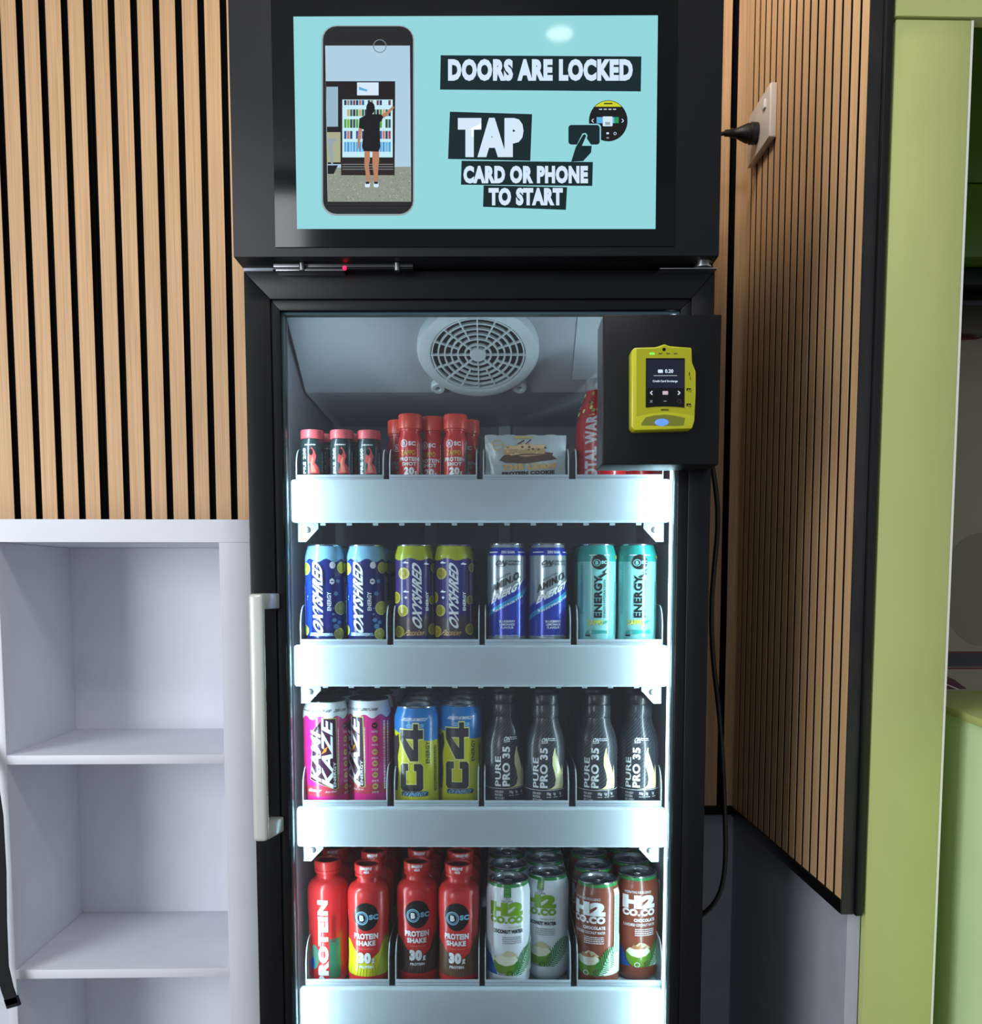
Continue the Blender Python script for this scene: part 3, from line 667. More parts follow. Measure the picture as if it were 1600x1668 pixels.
def slice_(A, x, y, r, rim, pulp, seed=None):
    A.ell(x, y, r, r, rim, 22); A.ell(x, y, r*.84, r*.84, pulp, 20)
    if seed:
        for k in range(9): t = k*.7; A.ell(x+r*.45*math.cos(t), y+r*.45*math.sin(t), r*.07, r*.1, seed, 6, keep=True)
        A.k += 1
    else:
        for k in range(4): t = PI*k/4+.2; A.line([(x-r*.8*math.cos(t), y-r*.8*math.sin(t)), (x+r*.8*math.cos(t), y+r*.8*math.sin(t))], r*.07, rim, True)
        A.k += 1
def smalltext(A, x0, x1, y0, y1, m, n, ln=None):      # rows too fine to read: dashes
    for k in range(n):
        y = y0+(y1-y0)*(k+.5)/n; t = (y1-y0)/n*.45; x = x0
        while x < x1:
            l = random.uniform(.0012,.004); A.rect(x, y-t/2, min(x+l, x1), y+t/2, m, True); x += l+.0007
    A.k += 1
def smallcol(A, x0, x1, y0, y1, m, n):
    for k in range(n):
        x = x0+(x1-x0)*(k+.5)/n; t = (x1-x0)/n*.5; y = y0
        while y < y1:
            l = random.uniform(.002,.006); A.rect(x-t/2, y, x+t/2, min(y+l, y1), m, True); y += l+.001
    A.k += 1
# --- blue lemon can
LB, LM, LR = inkm('pale_blue', (132,190,222)), inkm('lemon', (196,204,60)), inkm('lemon_rim', (232,228,140))
NV, BB = inkm('navy', (24,34,110)), inkm('berry', (80,130,190))
def art_ox(A, r, h, s):
    A.rect(-.055,.013,-.018,s-.004, inkm('royal', (28,70,190))); band(A, r, s-.004, s+.018, LB, .003, 5)
    for x, y, q in ((-.031,s-.018,.011),(.034,s-.016,.010),(.031,.060,.012),(-.033,.022,.009),(.027,.016,.010)): slice_(A, x, y, q, LR, LM)
    for x, y, q in ((.021,.085,.004),(.018,.040,.004),(.021,.029,.005),(.026,.036,.0035),(.016,.050,.002),(.0165,.060,.0015),(-.024,.08,.002),(-.025,.075,.0015),(.024,.106,.0035)): A.ell(x,y,q,q,BB,14); A.ring(x,y,q*.6,q*.25,LB,10)
    A.ell(.0155,s-.012,.0045,.006,W,12); A.poly([(.0145,.100),(.018,.103),(.018,.108),(.0145,.111),(.011,.108),(.011,.103)], W); A.rect(.0125,.1045,.0165,.1065,NV)
    A.txt('OXYSHRED', -.014,.020,.0012,s-.008, W, 1, .03, .12); A.txt('ENERGY', .007,.056,.0128,.088, W, 1, .02)
    A.poly([(-.02,.013),(.016,.013),(.014,.018),(-.018,.019)], LB); A.txt('Blueberry', -.016,.0125,.010,.019, W, sl=.2, bold=.01)
    smallcol(A, .036,.048,.02,s-.03, inkm('fine_blue', (150,170,180)), 4); A.rect(.037,s-.022,.046,s-.008, LM)
    smallcol(A, -.031,-.028,.03,.1, BB, 1)
# --- purple passionfruit can
PU, PF_, PFR, PFS = inkm('violet', (58,40,110)), inkm('passion', (176,160,40)), inkm('passion_rim', (206,200,90)), inkm('seed', (50,44,30))
def art_pf(A, r, h, s):
    A.rect(-.02,.05,.02,s, inkm('deep_violet', (44,36,120))); A.poly([(-.06,.013),(.06,.013),(.06,.036),(.02,.048),(0,.040),(-.03,.050),(-.06,.038)], inkm('plum', (74,56,66)))
    band(A, r, s-.002, s+.018, inkm('passion_green', (166,176,30)), .002, 4)
    for x, y, q in ((-.018,s-.026,.010),(-.034,.078,.010),(-.020,.056,.010),(-.027,.020,.010),(.031,.074,.008),(.031,.024,.010),(.035,s-.016,.008)): slice_(A, x, y, q, PFR, PF_, PFS)
    A.txt('OXYSHRED', -.004,.028,.0102,s-.010, W, 1, .03, .12); A.txt('ENERGY', .0165,.056,.0215,.088, W, 1, .02)
    A.txt('Passion', -.014,.014,.014,.0235, inkm('gold', (206,170,110)), sl=.25, bold=.01)
    for x, y in ((-.013,s-.008),(-.013,.088),(.018,s-.010)): A.ell(x,y,.005,.0012,W,10,keep=True); A.ell(x-.001,y+.001,.002,.0016,W,8)
    A.rect(-.0155,.0775,-.0105,.079, W, True); A.rect(-.0138,.076,-.0122,.0805, W)
    smallcol(A, .028,.033,.03,s-.014, inkm('fine_violet', (150,150,170)), 1)
# --- silver and blue can
SV, AB, AC = inkm('silver', (176,190,198), .25, .6), inkm('amino_blue', (28,54,172), .25, .3), inkm('cyan', (40,150,205), .3, .3)
def art_am(A, r, h, s):
    band(A, r, s+.002, s+.014, AB); A.txt('ZERO SUGAR', -.010,s+.005,.012,s+.009, W, bold=.02); smalltext(A,-.036,-.016,s+.005,s+.009, W, 1); smalltext(A,.018,.036,s+.005,s+.009, W, 1)
    A.poly([(-.05,.013),(.05,.013),(.05,.120),(.03,.107),(-.03,.070),(-.05,.057)], AB)
    A.poly([(-.05,.042),(-.03,.056),(.03,.092),(.05,.105),(.05,.097),(.03,.083),(-.03,.047),(-.05,.034)], AC)
    A.rect(.040,.013,.06,s+.002, AB); A.rect(-.06,.013,-.044,s+.002, AB)
    A.txt('ON', -.018,s-.015,-.002,s-.006, K_, sl=.3, bold=.03); A.line([(-.018,s-.017),(-.004,s-.016),(.0,s-.010)], .0012, K_); A.txt('OPTIMUM', .001,s-.0095,.021,s-.0065, K_, bold=.02); A.txt('NUTRITION', .001,s-.0145,.021,s-.0110, K_, bold=.02)
    A.txt('ESSENTIAL', -.016,.1125,.006,.1155, K_, tilt=.58); A.txt('AMIN.O.', -.026,.0985,.022,.1115, K_, bold=.035, tilt=.55)
    A.txt('ENERGY', -.025,.082,.025,.0940, W, bold=.045, tilt=.58, sl=.1); A.txt('ELECTROLYTES', -.018,.0665,.026,.0705, W, bold=.015, tilt=.58)
    A.rect(-.0235,.0545,-.020,.058, W)
    for k, t in enumerate(('BLUEBERRY','LEMONADE','FLAVOUR')): w = (.012,.011,.0095)[k]; A.txt(t, -w,.036-k*.0052,w,.0400-k*.0052, W, bold=.01)
    smalltext(A,-.018,.018,.0135,.015, W, 1)
# --- mint can
MT, MD = inkm('mint', (128,200,200)), inkm('teal', (30,150,142))
def art_mt(A, r, h, s):
    band(A, r, s-.007, s+.018, MD); smalltext(A,-.016,-.004,s+.002,s+.005, W, 1); smalltext(A,.008,.017,s+.002,s+.005, W, 1)
    A.ell(.0,s-.008,.0125,.0125, K_, 28); A.ring(-.004,s-.009,.0058,.0010, MT, 18); A.txt('B', -.0062,s-.0120,-.0018,s-.0060, MT, bold=.03); A.txt('SC', .0025,s-.0110,.0120,s-.0055, MT, bold=.04)
    A.txt('ENERGY', -.008,.044,.0045,.116, K_, 1, .035); A.poly([(-.003,.113),(.007,.119),(.004,.121),(.014,.129),(.008,.1205),(.012,.1185),(.002,.111)], K_); A.txt('SHRED+HYDRATION', .0065,.044,.0100,.108, K_, 1, .01)
    A.txt('ZAPPO', -.018,.032,.006,.0405, inkm('zappo', (200,200,40)), bold=.03); A.poly([(.006,.038),(.018,.040),(.012,.035),(.006,.033)], MD)
    A.poly([(-.022,.0165),(-.018,.0225),(-.006,.0235),(.012,.0225),(.018,.0245),(.017,.0165),(.006,.018),(-.01,.016)], MD); A.rect(-.021,.0125,-.013,.0155, K_)
    smallcol(A,.028,.040,.015,.105, inkm('fine_teal', (80,140,142)), 3); smallcol(A,-.032,-.026,.05,s-.01, inkm('fine_teal', (80,140,142)), 2)
    A.rect(.031,s-.002,.035,s+.003, inkm('zappo', (200,200,40)))
# --- pink can
PK, PK2 = inkm('pink', (226,40,140)), inkm('pinkred', (196,60,80))
def art_km(A, r, h, s):
    A.rect(-.075,.013,.075,.03, PK2); band(A, r, s-.006, s+.018, W, .0035, 6, 1); A.txt('BREATH OF GOD', -.016,s+.0035,.015,s+.0075, K_, sl=.15, bold=.02); smalltext(A,-.042,-.020,s+.004,s+.007, K_, 1); A.txt('ZERO CARBS', .020,s+.0035,.046,s+.0075, K_, sl=.15, bold=.02)
    gb = inkm('chartreuse', (200,196,110)); dk = inkm('dark_outline', (60,20,50))
    A.poly([(-.021,.042),(.021,.023),(.0255,.026),(.023,s-.006),(.003,s-.006),(.003,s-.022),(-.015,s-.028),(-.018,.07)], gb)
    A.poly([(-.020,.0425),(.020,.0245),(.0235,.0265),(.0215,s-.008),(.0015,s-.007),(.0015,s-.024),(-.014,s-.029),(-.017,.07)], dk)
    A.txt('KAMI', -.0185,.042,-.002,s-.030, W, 1, .022, .1); A.txt('KAZE', -.0005,.031,.0165,s-.010, W, 1, .022, .1); A.txt('ENERGY', .017,.028,.0215,.072, W, 1, .02)
    A.poly([(-.001,.086),(.006,.09),(.004,.094),(.010,.100),(.004,.096)], inkm('orange', (230,140,40)))
    A.txt('Party Series', .004,.018,.022,.0225, W, sl=.2); A.txt('Gummy', -.024,.019,-.002,.0265, W, sl=.25, bold=.02)
    ye = inkm('icon_yellow', (206,190,110))
    for k, y in enumerate((.132,.109,.086,.066,.046,.026)): A.ell(.040,y,.0045,.0055, (K_ if k in (0,) else ye), 14); A.rect(.0375,y-.001,.0425,y+.001, PK2); smalltext(A,.035,.045,y-.0125,y-.0085, W, 2)
    smallcol(A,.024,.026,.05,.13, W, 1); smallcol(A,.052,.066,.02,.14, W, 2)
# --- blue and yellow can
CY, CB = inkm('acid_yellow', (206,206,24)), inkm('azure', (20,120,196))
def art_c4(A, r, h, s):
    bk = inkm('soft_black', (44,44,46))
    A.poly([(-.075,s+.018),(.075,s+.018),(.075,s-.036),(.02,s-.036),(-.014,s-.028),(-.04,s-.019),(-.075,s-.014)], CB)
    A.txt('FROZEN BOMBSICLE', -.021,s-.001,.020,s+.004, W, sl=.15, bold=.015); A.rrect(-.014,s-.0125,.014,s-.0065,.0025, LB); smalltext(A,-.012,.012,s-.011,s-.008, CB, 1)
    X_ = lambda bb: .0125-bb*.0375
    def P4(pts, y0, y1, m, g): A.poly([(X_(bb), y0+aa*(y1-y0)) for aa, bb in pts], m, keep=True)
    for g, m in ((.035, LR), (0, bk)):
        for pts in ([(-g,.12),(.12,-g),(.12+g,1+g),(-g,.88)], [(-g,.10),(.10,-g),(.90,-g),(1+g,.10),(1+g,.38+g),(.74-g,.38+g),(.74-g,.28+g),(.24+g,.28+g),(.24+g,.5),(-g,.5)], [(-g,.90),(.10,1+g),(.90,1+g),(1+g,.90),(1+g,.62-g),(.74-g,.62-g),(.74-g,.72-g),(.24+g,.72-g),(.24+g,.5),(-g,.5)]): P4(pts, .022, .070, m, g)
        A.k += 1
        for pts in ([(.60-g,-g),(.84+g,-g),(.84+g,1+g),(.60-g,1+g)], [(-g,.20-g),(1+g,.20-g),(1+g,.40+g),(-g,.40+g)], [(-g,.36),(-g,.54+g),(.56,1+g),(.72,1+g),(.72,.86-g),(.26+g,.36)]): P4(pts, .0745, s-.006, m, g)
        A.k += 1
    A.txt('ENERGY', .0170,.070,.0235,.108, bk, 1, .01)
    A.poly([(-.022,.013),(.020,.013),(.021,.020),(.018,.0215),(-.020,.0215),(-.023,.019)], inkm('label_navy', (20,60,100))); A.txt('C4 ENERGY', -.019,.0135,.017,.0205, LB, sl=.12, bold=.02)
    A.poly([(-.06,.02),(-.034,.02),(-.031,.05),(-.033,.08),(-.028,.10),(-.032,.10),(-.030,.12),(-.036,.115),(-.06,.12)], bk); smallcol(A,.032,.040,.02,.10, bk, 2)
# --- white and brown coconut cans
GL, GD, GK = inkm('lime', (116,164,30)), inkm('leaf', (40,130,66)), inkm('coco_green', (96,142,32))
def coco(A, x, y, k=1):
    A.poly([(x+.014*k*math.cos(t), y+.016*k*math.sin(t)) for t in [PI+PI*j/12 for j in range(13)]]+[(x+.012*k,y+.007*k),(x,y+.004*k),(x-.012*k,y+.007*k)], GK)
    A.poly([(x-.0135*k,y+.003*k),(x-.008*k,y-.002*k),(x,y-.004*k),(x+.008*k,y-.002*k),(x+.0135*k,y+.003*k),(x+.010*k,y+.0075*k),(x,y+.009*k),(x-.010*k,y+.0075*k)], inkm('coco_flesh', (226,226,204)))
    A.poly([(x-.006*k,y+.0085*k),(x+.001*k,y+.0145*k),(x+.007*k,y+.0130*k),(x+.013*k,y+.0075*k),(x+.004*k,y+.0070*k)], inkm('coco_lid', (206,196,160)))
def fern(A, x0, y0, m, sc_=1):
    ang = .95
    for j in range(1):
        a = ang+.25*j; bx, by = x0+j*.020, y0-.008-.004*j; L_ = .072*sc_
        A.line([(bx, by), (bx+L_*math.cos(a), by+L_*math.sin(a))], .0009, m, True)
        for k in range(1, 15):
            t = L_*k/15; px, py = bx+t*math.cos(a), by+t*math.sin(a); l = .021*math.sin(PI*(k+1.5)/17)
            for sg in (1, -1):
                q = a+sg*.75; A.line([(px, py), (px+l*math.cos(q), py+l*math.sin(q))], .0019, m, True)
        A.k += 1
def clipart(A, zmin):       # trim artwork that would run under the can
    g = A.bm.verts[:]+A.bm.edges[:]+A.bm.faces[:]
    bmesh.ops.bisect_plane(A.bm, geom=g, plane_co=(0,zmin,0), plane_no=(0,-1,0), clear_outer=True)
def art_h2(main, sub, choc):
    def f(A, r, h, s):
        A.poly([(-.06,.013),(-.016,.013),(-.020,.025),(-.030,.045),(-.06,.07)], inkm('ocean', (20,90,176)))
        band(A, r, s+.0135, s+.018, GD)
        if not choc:
            A.rect(-.006,s-.001,.006,s+.016, GD); smalltext(A,-.004,.004,s-.000,s+.013, GL, 4); A.txt('100%', -.005,s-.0045,.005,s-.0015, K_); A.txt('NATURAL', -.009,s-.0090,.009,s-.0055, K_)
        else: A.txt('HYDRATING INDULGENCE', -.026,s-.0065,.018,s-.0020, W)
        A.txt('H2', -.030,s-.034,.026,s-.0095, main, bold=.075); A.txt('CO.CO', -.030,s-.0475,.026,s-.0345, sub, bold=.055)
        if choc: A.txt('CHOCOLATE', -.010,s-.0580,.026,s-.0520, W, bold=.04); A.txt('FLAVOURED COCONUT WATER', -.028,s-.0660,.026,s-.0610, W, bold=.01)
        else: A.txt('YOUNG WHITE', .000,s-.0555,.024,s-.0525, GL); A.txt('COCONUT WATER', -.024,s-.0650,.026,s-.0580, K_, bold=.04)
        smalltext(A,-.008,.024,s-.084,s-.070, W if choc else inkm('fine_grey', (150,150,150)), 4)
        coco(A, -.002, .036, 1.5)
        if choc:
            A.poly([(.006,.020),(.014,.026),(.020,.018),(.012,.012)], inkm('choc_piece', (120,60,36))); A.ring(-.004,.017,.0045,.001, W)
            A.poly([(-.014,.047),(-.010,.054),(-.004,.050),(.002,.056),(.004,.048),(.012,.052),(.008,.046),(-.008,.045)], inkm('splash_brown', (176,120,80)))
        A.poly([(.016,.013),(.06,.013),(.06,.080),(.046,.072),(.030,.046)], inkm('fern_white', (206,222,214)))
        fern(A, .006, .012, GD)
        if not choc: A.rect(-.014,.013,-.003,.017, inkm('fine_grey', (150,150,150))); A.ring(.004,.0165,.0045,.001, K_)
        if choc: A.rect(.042,.013,.056,s+.01, inkm('panel_white', (206,220,206))); smallcol(A,.043,.055,.05,s, GD, 4)
        clipart(A, .0128)
    return f
CAN = {}
CAN['ox'] = can('energy_drink_can', .0300, .166, NV, art_ox)
CAN['pf'] = can('energy_drink_can', .0300, .166, PU, art_pf)
CAN['am'] = can('energy_drink_can', .0298, .168, SV, art_am)
CAN['mt'] = can('energy_drink_can', .0298, .167, MT, art_mt)
CAN['km'] = can('energy_drink_can', .0350, .175, PK, art_km, ALUD)
CAN['c4'] = can('energy_drink_can', .0350, .166, CY, art_c4)
CAN['hw'] = can('coconut_water_can', .0350, .174, inkm('cool_white', (222,230,238)), art_h2(GL, GL, False))
CAN['hb'] = can('coconut_water_can', .0350, .174, inkm('cocoa', (128,66,48)), art_h2(W, W, True))
# --- bottles
def bottle(name, prof, base, art, capprof, capm, cap_art=None, artR=None, r0=None, cap2=None):
    root = emp(name, (0,0,0)); b = B(); b.lathe(prof, base, 48)
    A = Art(); art(A); A.wrap(b, R_of(prof), r0, dv=.004); b.build('body', root)
    b = B(); b.lathe(capprof, capm, 40)
    if cap_art: A = Art(); cap_art(A); A.wrap(b, lambda w: .0216 if w > .1845 else .0211, r0*.65, dv=0)
    if cap2: b.lathe(cap2[0], cap2[1], 32)
    b.build('cap', root); return root
# black shake bottle with cream splash
CK, CK2 = inkm('carbon', (30,36,44), .35), inkm('carbon_line', (84,94,104), .35)
pp = [(r_, z_*1.05) for r_, z_ in [(0,.003),(.024,.0),(.029,.002),(.0318,.008),(.0318,.092),(.0313,.100),(.0296,.109),(.0264,.119),(.0228,.128),(.0203,.135),(.0194,.140),(.0205,.1415),(.0205,.158),(.0195,.160),(0,.160)]]
def art_pp(A):
    for k in range(26):
        v0 = .004+k*.0058
        for u in range(-6, 7): 
            x = u*.0072
            if 0.002 < v0 < .148: A.line([(x, v0), (x+.006, v0+.0052)], .0007, CK2, True)
    A.k += 1
    A.rect(-.052,.004,.052,.030, CK); A.line([(-.05,.0305),(.05,.0305)], .0006, W)
    cr = inkm('cream', (222,220,160)); cr2 = inkm('cream_light', (238,236,196))
    A.poly([(-.002,.032),(.006,.033),(.012,.037),(.014,.046),(.012,.056),(.008,.068),(.008,.080),(.011,.092),(.013,.094),(.013,.087),(.018,.074),(.023,.062),(.026,.055),(.0265,.068),(.029,.055),(.030,.040),(.029,.032)], cr)
    A.poly([(.012,.034),(.018,.042),(.018,.056),(.012,.070),(.011,.082),(.014,.076),(.021,.060),(.022,.045),(.020,.034)], cr2)
    A.txt('PURE', -.023,.034,-.0135,.079, W, 1, .015); A.txt('PRO 35', -.0115,.034,.0005,.094, W, 1, .03)
    A.txt('ON', -.009,.102,.001,.1085, W, sl=.3, bold=.03); A.line([(-.009,.1005),(.001,.1015)], .0010, W); smalltext(A,.002,.014,.1035,.1085, W, 2)
    for k, t in enumerate(('FOR HIGH','PROTEIN','RECOVERY')): A.txt(t, -.023,.024-k*.005,-.023+(.013,.012,.015)[k],.0275-k*.005, W)
    for k, t in enumerate(('35g','1g','1g')): A.txt(t, -.001+k*.0105,.0225,.0055+k*.0105-(k>0)*.003,.0275, W, bold=.01); smalltext(A,-.001+k*.0105,.006+k*.0105,.0195,.021, W, 1)
    for v in A.bm.verts: v.co.y = .004+v.co.y*1.05
CAN['pp'] = bottle('protein_shake_bottle', pp, CK, art_pp, [(.0195,.1682),(.0203,.170),(.0203,.181),(.0193,.1835),(0,.1835)], inkm('cap_black', (14,15,17), .4), r0=.0318)
# red shake bottles
RD, RD2 = inkm('red', (206,44,44), .3), inkm('cap_red', (200,44,40), .35)
rp = [(0,.004),(.024,0),(.030,.003),(.0325,.010),(.0330,.030),(.0318,.046),(.0318,.104),(.0330,.118),(.0330,.147),(.0322,.155),(.0295,.1615),(.0240,.1665),(.0190,.1690),(.0178,.1715),(.0174,.1775),(0,.1775)]
rcap = [(.0185,.1775),(.0206,.1780),(.0210,.1790),(.0210,.1825),(.0200,.1832),(.0200,.1848),(.0214,.1856),(.0216,.187),(.0216,.1965),(.0206,.198),(.0178,.198),(.0172,.194),(0,.194)]
def cap_rp(A): A.txt('MASSIVE', -.0085,.1915,.0085,.1965, W, bold=.03, sl=.1); A.txt('450', -.0045,.1862,.0045,.1905, W, bold=.03)
def art_rp(low, low2):
    def f(A):
        A.poly([(-.055,.011),(.055,.011),(.055,.070),(.030,.062),(.022,.046),(.006,.036),(-.008,.040),(-.020,.050),(-.032,.062),(-.055,.066)], low)
        for k in range(5): A.line([(.016+k*.003,.011),(.022+k*.003,.030),(.030+k*.002,.050),(.031+k*.003,.070)], .0012, low2, True)
        A.k += 1
        for k in range(10): A.line([(-.03+k*.005,.011),(-.026+k*.0045,.011+.02*random.random())], .0009, low2, True)
        A.k += 1
        A.ell(0,.102,.0205,.0215, K_, 34); A.ring(-.0065,.1000,.0105,.0016, LB, 28); A.ring(-.0065,.1000,.0080,.0009, LB, 24); A.txt('B', -.0100,.0955,-.0030,.1045, W, bold=.05)
        A.txt('SC', .0050,.0975,.0200,.1055, LB, bold=.045)
        A.txt('PROTEIN', -.021,.0675,.020,.0765, W, bold=.04); A.txt('SHAKE', -.017,.0575,.015,.0655, W, bold=.04); A.txt('PREMIUM PROTEIN', -.013,.0520,.013,.0542, inkm('rose', (226,130,120)))
        A.txt('30', -.0135,.030,.008,.048, K_, bold=.10); A.txt('30', -.013,.0305,.0075,.0475, W, bold=.06); A.txt('g', .0085,.029,.0135,.038, W, bold=.04); A.txt('PROTEIN', -.0115,.0235,.0115,.0275, W, bold=.03)
        for v in A.bm.verts: v.co.y = .012+v.co.y*1.06
    return f
def art_side(A):
    A.rect(.007,.011,.026,.076, inkm('panel_green', (52,120,96))); A.ell(-.020,.045,.010,.020, inkm('swirl_teal', (90,140,120)), 20); A.ell(-.024,.034,.005,.011, inkm('ocean', (20,90,176)), 16)
    A.txt('PROTEIN', -.012,-.002,.0055,.140, W, 1, .05); smallcol(A,.010,.017,.07,.115, inkm('fine_red', (150,40,40)), 3)
    clipart(A, .011)
blk2 = ([(0,.1944),(.0171,.1944),(.0171,.1942)], inkm('cap_black', (14,15,17), .4))
DKB, BRN = inkm('choc_low', (70,44,38)), inkm('choc_swirl', (112,78,58))
CAN['r1'] = bottle('protein_shake_bottle', rp, RD, art_side, rcap, RD2, None, r0=.033, cap2=blk2)
CAN['r2'] = bottle('protein_shake_bottle', rp, RD, art_rp(inkm('banana', (206,206,20)), inkm('banana_dark', (120,140,30))), rcap, RD2, cap_rp, r0=.033, cap2=blk2)
CAN['r3'] = bottle('protein_shake_bottle', rp, RD, art_rp(DKB, inkm('choc_grey', (100,86,84))), rcap, RD2, cap_rp, r0=.033, cap2=blk2)
CAN['r4'] = bottle('protein_shake_bottle', rp, RD, art_rp(inkm('mocha', (96,66,44)), BRN), rcap, RD2, cap_rp, r0=.033, cap2=blk2)
# small bottles, top shelf
sp_ = [(0,.002),(.015,.0),(.0175,.003),(.0182,.008),(.0182,.065),(.0178,.071),(.0160,.077),(0,.077)]
def art_s(A):
    A.txt('PRE 200', -.0125,.018,-.007,.056, W, 1, .02); smalltext(A,-.009,.008,.059,.063, W, 1)
    pk = inkm('coral', (222,84,84)); pk2 = inkm('coral_light', (236,140,120))
    A.poly([(-.003,.018),(.014,.018),(.012,.028),(.006,.034),(.009,.044),(.006,.052),(.002,.058),(.004,.050),(.002,.042),(-.003,.044),(-.004,.036),(.001,.032)], pk); A.poly([(.001,.020),(.009,.020),(.006,.028),(.003,.032),(.005,.040),(.003,.044),(.0,.034)], pk2); A.ell(.001,.050,.003,.005,K_,14)
    smallcol(A,.018,.020,.02,.05, W, 1)
    for v in A.bm.verts: v.co.y += .006
CAN['sb'] = bottle('shot_bottle', sp_, inkm('smoke', (34,52,58)), art_s, [(.0165,.0765),(.0178,.0772),(.0178,.0885),(.0168,.0900),(0,.0900)], inkm('cap_pink', (216,92,100), .4), r0=.0182)
zp = [(0,.002),(.015,.0),(.0172,.003),(.0180,.008),(.0180,.070),(.0172,.078),(.0150,.083),(.0150,.088),(.0165,.0885),(.0165,.091),(0,.091)]
def art_z(A):
    A.rect(.0195,.008,.026,.070, inkm('panel_green', (52,120,96))); smallcol(A,.0205,.0245,.012,.068, MT, 1)
    A.ring(-.0085,.0640,.0058,.0012, W, 18); A.txt('B', -.0108,.0610,-.0062,.0670, W, bold=.02); A.txt('SC', -.0015,.0605,.0095,.0670, W, bold=.04)
    A.txt('ZAPPO', -.013,.0465,.009,.0540, inkm('zappo_amber', (214,160,50)), bold=.03); A.txt('PROTEIN', -.0165,.0375,.0150,.0435, W, bold=.03); A.txt('SHOT', -.0115,.0305,.0105,.0362, W, bold=.03)
    A.txt('20', -.0085,.0170,.0070,.0285, W, bold=.05); A.txt('g', .0075,.0165,.0110,.0225, W, bold=.03); smallcol(A,.0160,.0175,.02,.065, W, 1)
    for v in A.bm.verts: v.co.y += .005
CAN['zb'] = bottle('shot_bottle', zp, RD, art_z, [(.0168,.0912),(.0180,.0920),(.0182,.0935),(.0180,.112),(.0168,.1135),(0,.1135)], inkm('cap_orange_red', (220,66,48), .4), r0=.018)
bp = [(0,.004),(.030,.0),(.038,.004),(.0400,.014),(.0400,.085),(.0385,.100),(.0345,.118),(.0290,.135),(.0255,.146),(.0240,.152),(0,.152)]
def art_b(A):
    lf, rd3 = inkm('camo_green', (150,160,84)), inkm('camo_red', (150,44,38))
    for k in range(46):
        x, y = random.uniform(-.08,.08), random.uniform(.104,.150); A.poly([(x-.003,y-.002),(x+.002,y-.003),(x+.004,y+.002),(x-.001,y+.003)], (lf, LR, rd3)[k%3])
    A.rect(-.022,.006,.002,.112, inkm('panel_red', (178,48,48))); A.txt('TOTAL WAR', -.021,.006,-.002,.112, inkm('pale_grey', (206,200,206)), 1, .04)
    A.rect(-.040,.050,-.034,.060, K_); A.rect(-.005,.118,.008,.122, W)
CAN['bb'] = bottle('drink_bottle', bp, inkm('strong_red', (190,40,44), .25), art_b, [(.0235,.1522),(.0245,.154),(.0245,.168),(.0235,.170),(0,.170)], inkm('cap_grey', (150,150,156), .3), r0=.04)
